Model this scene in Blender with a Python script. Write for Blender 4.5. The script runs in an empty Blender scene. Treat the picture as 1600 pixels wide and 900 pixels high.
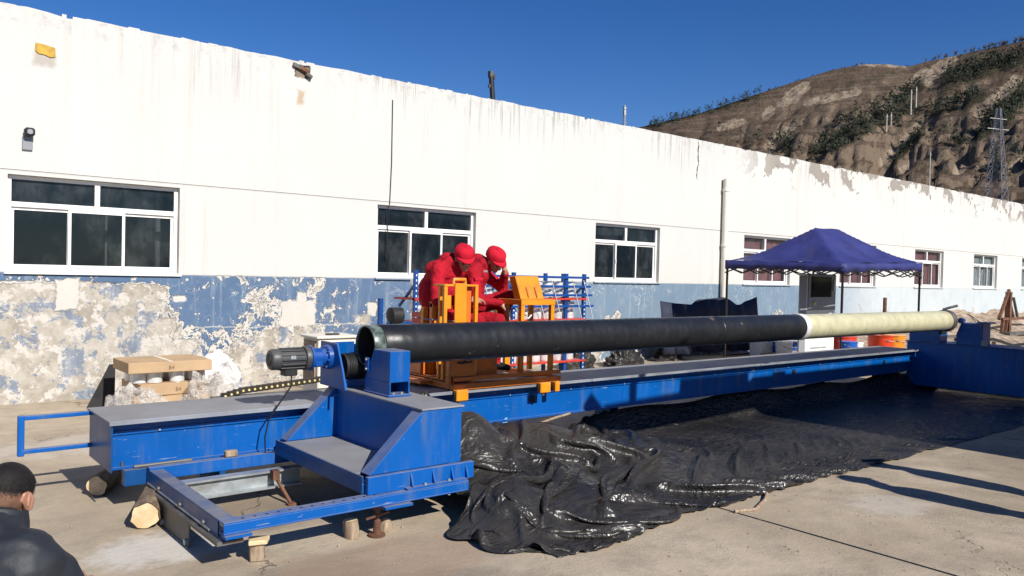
import bpy, bmesh, math, random
import numpy as np
from mathutils import Vector, Matrix, Quaternion
random.seed(7)
S = bpy.context.scene
COL = S.collection
# ------------------------------------------------------------------ camera
CAMH = 1.7
RR = ((0.77324928, -0.63364073, 0.02418643), (-0.0073884, 0.02913705, 0.99954812), (0.63405912, 0.77307856, -0.01784861))
FPX = 1260.8
cam = bpy.data.cameras.new('camera')
cam.sensor_width = 36.0
cam.lens = FPX / 1600 * 36
cam.clip_start = 0.05
cam.clip_end = 5000
camo = bpy.data.objects.new('camera', cam)
COL.objects.link(camo)
m = Matrix.Identity(4)
for i in range(3):
    m[i][0] = RR[0][i]; m[i][1] = RR[1][i]; m[i][2] = -RR[2][i]
m[0][3], m[1][3], m[2][3] = 0, 0, CAMH
camo.matrix_world = m
S.camera = camo
# ------------------------------------------------------------------ sky, sun, exposure
SUN_EL, SUN_AZ = math.radians(35), math.radians(179)
w = bpy.data.worlds.new('World')
S.world = w
w.use_nodes = True
nt = w.node_tree
bg = nt.nodes['Background']
sky = nt.nodes.new('ShaderNodeTexSky')
sky.sky_type = 'NISHITA'
sky.sun_disc = False
sky.sun_elevation = SUN_EL
sky.sun_rotation = SUN_AZ
sky.altitude = 1800
sky.air_density = 1.0
sky.dust_density = 0.15
sky.ozone_density = 2.2
hsv = nt.nodes.new('ShaderNodeHueSaturation')
hsv.inputs['Hue'].default_value = 0.514
hsv.inputs['Saturation'].default_value = 1.36
nt.links.new(sky.outputs[0], hsv.inputs['Color'])
nt.links.new(hsv.outputs[0], bg.inputs[0])
bg.inputs[1].default_value = 0.073
sl = bpy.data.lights.new('sun', 'SUN')
sl.energy = 4.5
sl.angle = math.radians(0.5)
sl.color = (1.0, 0.95, 0.87)
so = bpy.data.objects.new('sun', sl)
COL.objects.link(so)
sd = Vector((math.sin(SUN_AZ) * math.cos(SUN_EL), math.cos(SUN_AZ) * math.cos(SUN_EL), math.sin(SUN_EL)))
so.rotation_euler = sd.to_track_quat('Z', 'Y').to_euler()
so.location = (0, -20, 30)
S.view_settings.view_transform = 'Standard'
S.view_settings.look = 'None'
S.view_settings.exposure = 0.46
S.view_settings.gamma = 1

def ray(px, py):
    a, b = (px - 800) / FPX, -(py - 450) / FPX
    return Vector([RR[0][i] * a + RR[1][i] * b + RR[2][i] for i in range(3)])

# ------------------------------------------------------------------ node helper
class NT:
    def __init__(s, name):
        s.m = bpy.data.materials.new(name)
        s.m.use_nodes = True
        s.t = s.m.node_tree
        s.p = s.t.nodes['Principled BSDF']
        tc = s.t.nodes.new('ShaderNodeNewGeometry')
        s.geo = tc
        s.pos = tc.outputs['Position']
    def n(s, t, **k):
        x = s.t.nodes.new(t)
        for a, b in k.items(): setattr(x, a, b)
        return x
    def put(s, sock, v):
        if isinstance(v, bpy.types.NodeSocket): s.t.links.new(v, sock)
        elif isinstance(v, (tuple, list)) and len(v) == 3 and sock.type == 'RGBA': sock.default_value = (*v, 1)
        else: sock.default_value = v
    def obj(s):
        return s.n('ShaderNodeTexCoord').outputs['Object']
    def map(s, vec, scale=(1, 1, 1), loc=(0, 0, 0), rot=(0, 0, 0)):
        x = s.n('ShaderNodeMapping')
        s.put(x.inputs[0], vec)
        x.inputs['Scale'].default_value = scale; x.inputs['Location'].default_value = loc; x.inputs['Rotation'].default_value = rot
        return x.outputs[0]
    def noise(s, scale, detail=4, rough=0.55, vec=None, dist=0, col=False):
        x = s.n('ShaderNodeTexNoise')
        s.put(x.inputs['Vector'], vec if vec is not None else s.pos)
        x.inputs['Scale'].default_value = scale; x.inputs['Detail'].default_value = detail
        x.inputs['Roughness'].default_value = rough; x.inputs['Distortion'].default_value = dist
        return x.outputs['Color' if col else 'Fac']
    def vor(s, scale, vec=None, feature='F1', out='Distance'):
        x = s.n('ShaderNodeTexVoronoi', feature=feature)
        s.put(x.inputs['Vector'], vec if vec is not None else s.pos)
        x.inputs['Scale'].default_value = scale
        return x.outputs[out]
    def ma(s, op, a, b=0.0, c=0.0, clamp=False):
        x = s.n('ShaderNodeMath', operation=op, use_clamp=clamp)
        s.put(x.inputs[0], a); s.put(x.inputs[1], b)
        if op in ('MULTIPLY_ADD', 'COMPARE'): s.put(x.inputs[2], c)
        return x.outputs[0]
    def step(s, v, a, b, lo=0.0, hi=1.0):
        x = s.n('ShaderNodeMapRange', interpolation_type='SMOOTHSTEP')
        s.put(x.inputs[0], v); s.put(x.inputs[1], a); s.put(x.inputs[2], b); s.put(x.inputs[3], lo); s.put(x.inputs[4], hi)
        return x.outputs[0]
    def mix(s, f, a, b, mode='MIX'):
        x = s.n('ShaderNodeMix', data_type='RGBA', blend_type=mode)
        s.put(x.inputs[0], f); s.put(x.inputs[6], a); s.put(x.inputs[7], b)
        return x.outputs[2]
    def sep(s, v=None):
        x = s.n('ShaderNodeSeparateXYZ'); s.put(x.inputs[0], v if v is not None else s.pos)
        return x.outputs
    def vadd(s, a, b, op='ADD', scale=None):
        x = s.n('ShaderNodeVectorMath', operation=op)
        s.put(x.inputs[0], a); s.put(x.inputs[1], b)
        if scale is not None: s.put(x.inputs['Scale'], scale)
        return x.outputs[0]
    def bump(s, h, strength=0.4, dist=0.01):
        x = s.n('ShaderNodeBump')
        x.inputs['Strength'].default_value = strength; x.inputs['Distance'].default_value = dist
        s.put(x.inputs['Height'], h)
        s.t.links.new(x.outputs[0], s.p.inputs['Normal'])
    def out(s, col=None, rough=None, metal=None, spec=None):
        if col is not None: s.put(s.p.inputs['Base Color'], col)
        if rough is not None: s.put(s.p.inputs['Roughness'], rough)
        if metal is not None: s.put(s.p.inputs['Metallic'], metal)
        if spec is not None: s.put(s.p.inputs['Specular IOR Level'], spec)
        return s.m

def plain(name, col, rough=0.6, var=0.25, scale=6, metal=0.0, bump=0.15, bd=0.004, dirt=None, dust=0.0, spec=0.5):
    a = NT(name)
    o = a.obj()
    n1 = a.noise(scale, 5, 0.6, o)
    f = a.step(n1, 0.3, 0.7)
    c = a.mix(f, tuple(max(0, v * (1 - var)) for v in col), tuple(min(1, v * (1 + var)) for v in col))
    if dirt:
        n2 = a.noise(scale * 0.6, 8, 0.7, o, dist=1.0)
        c = a.mix(a.step(n2, 0.52, 0.72, 0, 0.8), c, dirt)
    if dust:
        nz = a.sep(a.geo.outputs['Normal'])[2]
        n3 = a.noise(4, 6, 0.65, o)
        up = a.ma('MULTIPLY', a.step(nz, 0.3, 0.9), a.step(n3, 0.15, 0.75, dust * 0.55, dust))
        c = a.mix(up, c, (0.30, 0.27, 0.235))
        r = a.ma('ADD', a.ma('MULTIPLY', up, 0.4), a.step(n1, 0.2, 0.8, rough - 0.08, rough + 0.08), clamp=True)
    else:
        r = a.step(n1, 0.2, 0.8, max(0.03, rough - 0.1), min(1, rough + 0.1))
    if bump: a.bump(a.noise(scale * 5, 6, 0.6, o), bump, bd)
    return a.out(c, r, metal, spec)

# ------------------------------------------------------------------ mesh helper
class MB:
    def __init__(s): s.v = []; s.f = []; s.mi = []
    def add(s, vs, fs, mi=0):
        b = len(s.v)
        s.v += [tuple(p) for p in vs]
        s.f += [tuple(b + i for i in f) for f in fs]
        s.mi += [mi] * len(fs)
        return s
    def box(s, x0, x1, y0, y1, z0, z1, mi=0):
        return s.add([(x0, y0, z0), (x1, y0, z0), (x1, y1, z0), (x0, y1, z0), (x0, y0, z1), (x1, y0, z1), (x1, y1, z1), (x0, y1, z1)],
                     [(0, 3, 2, 1), (4, 5, 6, 7), (0, 1, 5, 4), (1, 2, 6, 5), (2, 3, 7, 6), (3, 0, 4, 7)], mi)
    def prism(s, poly, axis, a, b, mi=0):
        """poly of 2-D points in the plane normal to axis, extruded from a to b"""
        def P(q, t):
            return {'x': (t, q[0], q[1]), 'y': (q[0], t, q[1]), 'z': (q[0], q[1], t)}[axis]
        n = len(poly)
        vs = [P(q, a) for q in poly] + [P(q, b) for q in poly]
        fs = [tuple(range(n - 1, -1, -1)), tuple(range(n, 2 * n))] + [(i, (i + 1) % n, n + (i + 1) % n, n + i) for i in range(n)]
        if axis == 'y': fs = [f[::-1] for f in fs]
        return s.add(vs, fs, mi)
    def bar(s, p0, p1, w, h, up=(0, 0, 1), mi=0):
        p0, p1 = Vector(p0), Vector(p1)
        d = (p1 - p0).normalized(); u = Vector(up)
        if abs(d.dot(u)) > 0.98: u = Vector((1, 0, 0))
        r = d.cross(u).normalized() * (w / 2); u = r.cross(d).normalized() * (h / 2)
        vs = [p + a * r + b * u for p in (p0, p1) for a, b in ((-1, -1), (1, -1), (1, 1), (-1, 1))]
        return s.add(vs, [(3, 2, 1, 0), (4, 5, 6, 7), (0, 1, 5, 4), (1, 2, 6, 5), (2, 3, 7, 6), (3, 0, 4, 7)], mi)
    def tube(s, pts, r, n=10, cap=True, mi=0):
        pts = [Vector(p) for p in pts]
        rs = r if isinstance(r, (list, tuple)) else [r] * len(pts)
        vs = []; fs = []; pu = None
        for i, p in enumerate(pts):
            d = (pts[min(i + 1, len(pts) - 1)] - pts[max(i - 1, 0)])
            d = d.normalized() if d.length > 1e-9 else Vector((0, 0, 1))
            u = pu if pu is not None else (Vector((0, 0, 1)) if abs(d.z) < 0.9 else Vector((1, 0, 0)))
            a = d.cross(u).normalized(); u = a.cross(d).normalized(); pu = u
            for k in range(n):
                t = 2 * math.pi * k / n
                vs.append(p + (a * math.cos(t) + u * math.sin(t)) * rs[i])
        for i in range(len(pts) - 1):
            for k in range(n):
                fs.append((i * n + k, i * n + (k + 1) % n, (i + 1) * n + (k + 1) % n, (i + 1) * n + k))
        if cap:
            fs.append(tuple(range(n - 1, -1, -1))); fs.append(tuple((len(pts) - 1) * n + k for k in range(n)))
        return s.add(vs, fs, mi)
    def cyl(s, p0, p1, r0, r1=None, n=16, mi=0):
        return s.tube([p0, p1], [r0, r0 if r1 is None else r1], n, True, mi)
    def lathe(s, prof, base, axis='z', n=20, mi=0):
        """prof list of (radius, height) along the axis from base"""
        vs = []; fs = []
        for r, h in prof:
            for k in range(n):
                t = 2 * math.pi * k / n; c, q = r * math.cos(t), r * math.sin(t)
                o = {'z': (c, q, h), 'x': (h, c, q), 'y': (q, h, c)}[axis]
                vs.append((base[0] + o[0], base[1] + o[1], base[2] + o[2]))
        for i in range(len(prof) - 1):
            for k in range(n): fs.append((i * n + k, i * n + (k + 1) % n, (i + 1) * n + (k + 1) % n, (i + 1) * n + k))
        if prof[0][0] > 1e-6: fs.append(tuple(range(n - 1, -1, -1)))
        if prof[-1][0] > 1e-6: fs.append(tuple((len(prof) - 1) * n + k for k in range(n)))
        return s.add(vs, fs, mi)
    def ball(s, c, r, n=12, mn=8, mi=0):
        r = r if isinstance(r, (tuple, list)) else (r, r, r)
        vs = [(c[0], c[1], c[2] - r[2])]; fs = []
        for i in range(1, mn):
            a = -math.pi / 2 + math.pi * i / mn
            for k in range(n):
                t = 2 * math.pi * k / n
                vs.append((c[0] + r[0] * math.cos(a) * math.cos(t), c[1] + r[1] * math.cos(a) * math.sin(t), c[2] + r[2] * math.sin(a)))
        vs.append((c[0], c[1], c[2] + r[2])); L = len(vs) - 1
        for k in range(n): fs.append((0, 1 + (k + 1) % n, 1 + k)); fs.append((L, 1 + (mn - 2) * n + k, 1 + (mn - 2) * n + (k + 1) % n))
        for i in range(mn - 2):
            for k in range(n):
                fs.append((1 + i * n + k, 1 + i * n + (k + 1) % n, 1 + (i + 1) * n + (k + 1) % n, 1 + (i + 1) * n + k))
        return s.add(vs, fs, mi)
    def xf(s, M, start=0):
        for i in range(start, len(s.v)): s.v[i] = tuple(M @ Vector(s.v[i]))
        return s
    def mesh(s, name, mat, smooth=False, bevel=0.0):
        me = bpy.data.meshes.new(name)
        me.from_pydata([tuple(p) for p in s.v], [], s.f)
        bm = bmesh.new(); bm.from_mesh(me)
        bmesh.ops.recalc_face_normals(bm, faces=bm.faces)
        if bevel:
            es = [e for e in bm.edges if len(e.link_faces) == 2 and e.calc_face_angle(0) > 0.6]
            bmesh.ops.bevel(bm, geom=es, offset=bevel, segments=1, affect='EDGES', clamp_overlap=True)
        bm.to_mesh(me); bm.free()
        for mm in (mat if isinstance(mat, (list, tuple)) else [mat]): me.materials.append(mm)
        if not bevel and len(s.mi) == len(me.polygons): me.polygons.foreach_set('material_index', s.mi)
        if smooth:
            me.polygons.foreach_set('use_smooth', [True] * len(me.polygons))
            try: me.set_sharp_from_angle(angle=math.radians(smooth if smooth is not True else 40))
            except Exception: pass
        me.update()
        return me
    def build(s, name, mat, parent=None, smooth=False, bevel=0.0):
        o = bpy.data.objects.new(name, s.mesh(name, mat, smooth, bevel))
        return link(o, parent)

def wloc(o):
    v = Vector((0, 0, 0))
    while o is not None:
        v += o.location; o = o.parent
    return v
def link(o, parent=None):
    COL.objects.link(o)
    if parent is not None:
        o.parent = parent
        if parent.type == 'EMPTY': o.matrix_parent_inverse = Matrix.Translation(-parent.location)
    return o
def tag(o, label=None, cat=None, group=None, kind=None):
    if label: o['label'] = label
    if cat: o['category'] = cat
    if group: o['group'] = group
    if kind: o['kind'] = kind
    return o
def thing(name, loc, label, cat, group=None):
    o = bpy.data.objects.new(name, None)
    o.empty_display_size = 0.1
    COL.objects.link(o)
    o.location = loc
    return tag(o, label, cat, group)
def ctree(o, parent=None):
    c = o.copy(); COL.objects.link(c)
    if parent is not None: c.parent = parent
    for ch in list(o.children): ctree(ch, c)
    return c
def gridnoise(x, y, seed=0):
    xi = np.floor(x).astype(int); yi = np.floor(y).astype(int); xf = x - xi; yf = y - yi
    def h(a, b):
        q = (a * 374761393 + b * 668265263 + seed * 974634) & 0xffffffff
        q = ((q ^ (q >> 13)) * 1274126177) & 0xffffffff
        return ((q ^ (q >> 16)) & 0xffff) / 65535.0
    u = xf * xf * (3 - 2 * xf); v = yf * yf * (3 - 2 * yf)
    return (h(xi, yi) * (1 - u) + h(xi + 1, yi) * u) * (1 - v) + (h(xi, yi + 1) * (1 - u) + h(xi + 1, yi + 1) * u) * v
def fbm(x, y, o=4, seed=0, g=0.5):
    t = 0; a = 1; n = 0
    for i in range(o):
        t = t + a * gridnoise(x * 2 ** i, y * 2 ** i, seed + i * 17); n += a; a *= g
    return t / n
# ------------------------------------------------------------------ materials
WY = 11.166
WTOP = 4.725
def wall_material():
    a = NT('wall_paint')
    x, y, z = a.sep()
    P = a.pos
    # warped coordinates for ragged patch edges
    wn = a.noise(5, 6, 0.65, P, col=True)
    wc = a.vadd(wn, (0.5, 0.5, 0.5), 'SUBTRACT')
    wp = a.vadd(P, a.vadd(wc, (0, 0, 0), 'SCALE', 0.16))
    wx, wy_, wz = a.sep(wp)
    def patch(x0, x1, z0, z1, e=0.015):
        d1 = a.ma('MINIMUM', a.ma('SUBTRACT', wx, x0), a.ma('SUBTRACT', x1, wx))
        d2 = a.ma('MINIMUM', a.ma('SUBTRACT', wz, z0), a.ma('SUBTRACT', z1, wz))
        return a.step(a.ma('MINIMUM', d1, d2), -e, e)
    def union(ms):
        r = ms[0]
        for q in ms[1:]: r = a.ma('MAXIMUM', r, q)
        return r
    # --- dado colours
    drip = a.noise(1, 6, 0.7, a.map(P, (9, 1, 0.8)))
    blue = a.mix(a.noise(1.6, 6, 0.6), (0.066, 0.118, 0.215), (0.12, 0.185, 0.285))
    fade = a.step(x, 5.5, 12)
    blue = a.mix(a.ma('MULTIPLY', fade, 0.55), blue, (0.215, 0.29, 0.35))
    fade2 = a.step(x, 18.5, 23)
    blue = a.mix(a.ma('MULTIPLY', fade2, 0.9), blue, (0.52, 0.56, 0.565))
    blue = a.mix(a.step(drip, 0.53, 0.70, 0, 0.4), blue, (0.40, 0.45, 0.48))
    blue = a.mix(a.step(a.noise(2.6, 8, 0.75, a.map(P, (1, 1, 0.6))), 0.48, 0.70, 0, 0.35), blue, (0.28, 0.325, 0.365))
    # white hairline scratches
    vr = a.ma('ABSOLUTE', a.ma('SUBTRACT', a.noise(3.1, 4, 0.7, P, dist=1.2), 0.5))
    scr = a.ma('MULTIPLY', a.step(vr, 0.0, 0.012, 1, 0), a.step(a.noise(1.7, 3, 0.6), 0.47, 0.62))
    blue = a.mix(a.ma('MULTIPLY', scr, 0.75), blue, (0.66, 0.66, 0.62))
    white = a.mix(a.noise(7, 5, 0.6), (0.50, 0.47, 0.42), (0.60, 0.58, 0.53))
    plas = a.mix(a.step(a.noise(3, 8, 0.7), 0.35, 0.65), (0.31, 0.275, 0.225), (0.47, 0.435, 0.375))
    plas = a.mix(a.step(a.noise(5.2, 9, 0.78, dist=0.25), 0.51, 0.545), plas, (0.54, 0.51, 0.46))
    plas = a.mix(a.ma('MULTIPLY', a.step(a.noise(2.7, 7, 0.75, a.vadd(P, (5, 0, 8)), dist=0.2), 0.545, 0.57), 0.7), plas, blue)
    plas = a.mix(a.step(a.noise(13, 5, 0.7, a.vadd(P, (2, 0, 3))), 0.60, 0.68, 0, 0.6), plas, (0.17, 0.14, 0.11))
    n1 = a.noise(1.15, 7, 0.66, P, dist=0.5)
    n2 = a.noise(4.2, 7, 0.70, a.vadd(P, (31, 7, 3)), dist=0.7)
    nn = a.ma('ADD', a.ma('MULTIPLY', n1, 0.55), a.ma('MULTIPLY', n2, 0.45))
    # more loss low down and towards the left end
    left = a.ma('MULTIPLY', a.step(x, 2.6, 3.7, 0.15, 0.0), a.step(z, 1.40, 1.50, 1.0, -0.2))
    mid = a.step(x, 4.7, 8.5, 0.075, 0.0)
    low = a.step(z, 0.25, 1.45, 0.085, -0.06)
    right = a.step(x, 20, 26, 0.0, 0.10)
    rl = a.step(z, 0.3, 0.95, 1.0, -0.5)
    bias = a.ma('ADD', a.ma('ADD', left, mid), a.ma('ADD', low, a.ma('MULTIPLY', right, rl)))
    pe = a.ma('ADD', nn, bias)
    mw = a.step(pe, 0.566, 0.574)
    mp = a.step(pe, 0.605, 0.622)
    spots = a.step(a.noise(11, 3, 0.5, a.vadd(P, (3, 3, 9))), 0.66, 0.675)
    spots = a.ma('MULTIPLY', spots, a.step(x, 7, 9, 1, 0))
    W = union([mw, patch(1.93, 2.2, 1.12, 1.50), patch(2.6, 2.85, 1.15, 1.45), patch(4.82, 5.38, 0.86, 1.22), patch(5.08, 5.22, 1.2, 1.36),
               patch(4.8, 5.06, 0.4, 0.95), patch(1.0, 1.95, 1.3, 1.46), patch(5.52, 5.66, 1.04, 1.12), patch(1.3, 1.9, 0.05, 0.32), patch(2.1, 2.75, 0.04, 0.3), patch(3.3, 3.5, 1.22, 1.3), patch(6.24, 6.4, 1.0, 1.2)])
    W = a.ma('MAXIMUM', W, spots)
    PL = a.ma('MULTIPLY', mp, a.ma('SUBTRACT', 1.0, union([patch(1.93, 2.2, 1.12, 1.5), patch(4.82, 5.38, 0.86, 1.3)])))
    PL = union([PL, patch(2.2, 2.62, 1.1, 1.47), patch(5.05, 5.37, 0.4, 0.86), patch(1.3, 1.75, 1.0, 1.4), patch(6.0, 6.3, 0.84, 1.0, 0.05), patch(3.0, 3.35, 0.82, 1.0)])
    dado = a.mix(W, blue, white)
    dado = a.mix(PL, dado, plas)
    band = patch(3.5, 6.2, 0.855, 0.87, 0.006)
    dado = a.mix(a.ma('MULTIPLY', band, 0.8), dado, white)
    # brick coloured dirt on the far low part
    dado = a.mix(a.ma('MULTIPLY', a.ma('MULTIPLY', a.step(x, 21, 26), a.step(a.ma('ADD', z, a.ma('MULTIPLY', n2, 1.1)), 1.0, 1.35, 1, 0)), 0.85), dado,
                 a.mix(a.noise(6, 6, 0.7), (0.34, 0.24, 0.18), (0.62, 0.52, 0.42)))
    # --- upper white wash
    st = a.noise(1, 8, 0.7, a.map(P, (5.5, 1, 0.16)))
    st2 = a.noise(1, 6, 0.75, a.map(P, (16, 1, 0.5), (4, 0, 2)))
    topm = a.ma('MULTIPLY', a.step(z, 3.75, 4.75), a.step(a.noise(0.5, 3, 0.5), 0.44, 0.58, 0.12, 0.95))
    wh = a.mix(a.noise(0.8, 6, 0.6), (0.55, 0.54, 0.505), (0.61, 0.602, 0.57))
    wh = a.mix(a.ma('MULTIPLY', a.step(st, 0.5, 0.76, 0, 0.6), a.step(a.noise(0.35, 3, 0.5, a.vadd(P, (3, 0, 7))), 0.42, 0.62, 0.25, 1)), wh, (0.43, 0.415, 0.38))
    wh = a.mix(a.ma('MULTIPLY', topm, a.step(st2, 0.49, 0.66, 0, 0.9)), wh, (0.25, 0.24, 0.22))
    edge = a.ma('MULTIPLY', a.step(z, 4.35, 4.72), a.step(a.noise(6, 8, 0.75), 0.5, 0.62))
    wh = a.mix(a.ma('MULTIPLY', edge, 0.55), wh, (0.33, 0.32, 0.30))
    gp = a.ma('MULTIPLY', a.ma('MULTIPLY', a.step(x, 15.5, 17.5), a.step(z, 3.85, 4.3)), a.step(a.ma('ADD', a.noise(1.5, 7, 0.62, a.vadd(P, (9, 0, 4)), dist=0.5), a.step(z, 4.0, 4.7, -0.05, 0.03)), 0.535, 0.545))
    wh = a.mix(gp, wh, (0.30, 0.27, 0.235))
    sp = a.ma('MULTIPLY', a.step(a.noise(7, 6, 0.7, a.vadd(P, (1, 2, 5))), 0.69, 0.705), a.step(n1, 0.5, 0.56))
    wh = a.mix(sp, wh, (0.45, 0.42, 0.38))
    hole = patch(4.98, 5.2, 4.5, 4.66, 0.02)
    wh = a.mix(hole, wh, (0.22, 0.17, 0.13))
    wh = a.mix(patch(5.02, 5.14, 4.1, 4.3, 0.03), wh, (0.46, 0.36, 0.26))
    wh = a.mix(patch(1.68, 1.9, 4.06, 4.2, 0.04), wh, (0.42, 0.39, 0.35))
    seam = a.ma('MULTIPLY', a.step(a.ma('ABSOLUTE', a.ma('SUBTRACT', z, 2.78)), 0.006, 0.014, 1, 0), 0.45)
    wh = a.mix(seam, wh, (0.4, 0.38, 0.35))
    lim = a.ma('ADD', 1.575, a.ma('MULTIPLY', a.ma('SUBTRACT', a.noise(9, 3), 0.5), 0.018))
    isd = a.step(a.ma('SUBTRACT', lim, z), -0.003, 0.003)
    col = a.mix(isd, wh, dado)
    col = a.mix(a.ma('MULTIPLY', a.step(a.ma('ABSOLUTE', a.ma('SUBTRACT', z, 1.575)), 0.0, 0.02, 1, 0), 0.4), col, (0.38, 0.38, 0.36))
    h = a.ma('ADD', a.ma('MULTIPLY', a.ma('MULTIPLY', isd, a.ma('ADD', W, PL)), -0.5), a.ma('MULTIPLY', a.noise(22, 8, 0.7), 0.25))
    h = a.ma('SUBTRACT', h, a.ma('ADD', a.ma('ADD', gp, seam), a.ma('MULTIPLY', hole, 3)))
    a.bump(h, 1.0, 0.022)
    return a.out(col, 0.85, 0, 0.2)

def concrete_material(name, slab=True):
    a = NT(name)
    P = a.pos
    x, y, z = a.sep()
    n1 = a.noise(0.55, 8, 0.6); n2 = a.noise(3.2, 7, 0.72); n3 = a.noise(38, 4, 0.6)
    c = a.mix(a.step(n1, 0.32, 0.68), (0.36, 0.292, 0.208), (0.49, 0.408, 0.302))
    c = a.mix(a.step(n2, 0.42, 0.7, 0, 0.65), c, (0.285, 0.24, 0.185))
    c = a.mix(a.step(n3, 0.5, 0.75, 0, 0.35), c, (0.47, 0.43, 0.37))
    st = a.noise(0.33, 9, 0.65, a.vadd(P, (12, 5, 0)), dist=0.6)
    c = a.mix(a.step(st, 0.5, 0.66, 0, 0.6), c, (0.20, 0.165, 0.125))
    ty = a.noise(1, 6, 0.7, a.map(P, (0.22, 3.2, 1), (0, 2, 0), (0, 0, 0.5)))
    c = a.mix(a.step(ty, 0.56, 0.70, 0, 0.35), c, (0.17, 0.145, 0.115))
    oil = a.noise(1.7, 5, 0.6, a.vadd(P, (41, 3, 0)))
    c = a.mix(a.step(oil, 0.69, 0.76, 0, 0.7), c, (0.10, 0.085, 0.07))
    # pale cement spills
    def spot(cx, cy, rx, ry, f):
        dx = a.ma('DIVIDE', a.ma('SUBTRACT', x, cx), rx); dy = a.ma('DIVIDE', a.ma('SUBTRACT', y, cy), ry)
        d = a.ma('ADD', a.ma('MULTIPLY', dx, dx), a.ma('MULTIPLY', dy, dy))
        d = a.ma('ADD', d, a.ma('MULTIPLY', a.ma('SUBTRACT', n2, 0.5), 3.2))
        return a.step(d, 0.2, 1.2, f, 0)
    for sp in ((1.45, 5.05, 0.42, 0.34, 0.75), (6.15, 2.9, 0.42, 0.3, 0.3), (1.9, 8.4, 1.5, 0.5, 0.35)):
        c = a.mix(spot(*sp), c, (0.60, 0.57, 0.52))
    c = a.mix(spot(2.45, 4.05, 1.0, 0.42, 0.5), c, (0.30, 0.19, 0.12))
    c = a.mix(spot(2.2, 5.4, 0.6, 0.5, 0.55), c, (0.15, 0.115, 0.085))
    wpn = a.vadd(P, a.vadd(a.noise(1.3, 5, 0.6, col=True), (0.5, 0.5, 0.5), 'SUBTRACT'))
    cr = a.vor(0.42, wpn, 'DISTANCE_TO_EDGE')
    crk = a.ma('MULTIPLY', a.step(cr, 0.001, 0.006, 1, 0), a.step(a.noise(0.5, 4), 0.47, 0.6))
    c = a.mix(a.ma('MULTIPLY', crk, 0.75), c, (0.09, 0.075, 0.06))
    peb = a.vor(26, P); pebm = a.ma('MULTIPLY', a.step(peb, 0.1, 0.2, 1, 0), a.step(a.noise(2.3, 4, 0.6), 0.5, 0.62))
    c = a.mix(a.ma('MULTIPLY', pebm, 0.6), c, (0.55, 0.51, 0.45))
    h = a.ma('ADD', a.ma('ADD', a.ma('MULTIPLY', n2, 0.8), a.ma('MULTIPLY', n3, 0.3)), a.ma('MULTIPLY', pebm, 0.7))
    h = a.ma('SUBTRACT', h, crk)
    a.bump(h, 0.75, 0.014)
    return a.out(c, 0.93, 0, 0.15)

def plastic_tarp():
    a = NT('black_plastic')
    n = a.noise(3, 5, 0.6)
    c = a.mix(n, (0.010, 0.010, 0.011), (0.019, 0.019, 0.02))
    d = a.noise(1.1, 8, 0.7, dist=0.5)
    c = a.mix(a.step(d, 0.32, 0.7, 0.04, 0.5), c, (0.075, 0.066, 0.056))
    def crease(sc, sy, o):
        q = a.noise(sc, 3, 0.55, a.map(a.pos, (1, sy, 1), (o, o, 0)), dist=0.9)
        return a.ma('ABSOLUTE', a.ma('SUBTRACT', q, 0.5))
    h = a.ma('ADD', crease(3.5, 1.8, 0), a.ma('ADD', a.ma('MULTIPLY', crease(6, 0.6, 4), 0.35), a.ma('ADD', a.ma('MULTIPLY', crease(22, 1.3, 9), 0.02), a.ma('MULTIPLY', a.ma('ADD', crease(3.2, 3.4, 2), a.ma('MULTIPLY', crease(6.5, 2.8, 5), 0.4)), a.step(a.sep()[0], 5.3, 7.2, 0.03, 1.8)))))
    a.bump(h, 0.6, 0.09)
    return a.out(c, a.step(d, 0.3, 0.75, 0.22, 0.44), 0, 0.38)

def wood(name, c1, c2, scale=(3, 3, 22), axis=None):
    a = NT(name); o = a.obj()
    v = a.map(o, scale)
    n = a.noise(2.2, 6, 0.6, v, dist=0.6)
    c = a.mix(a.step(n, 0.3, 0.7), c1, c2)
    a.bump(n, 0.5, 0.006)
    return a.out(c, 0.8, 0, 0.2)

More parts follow.
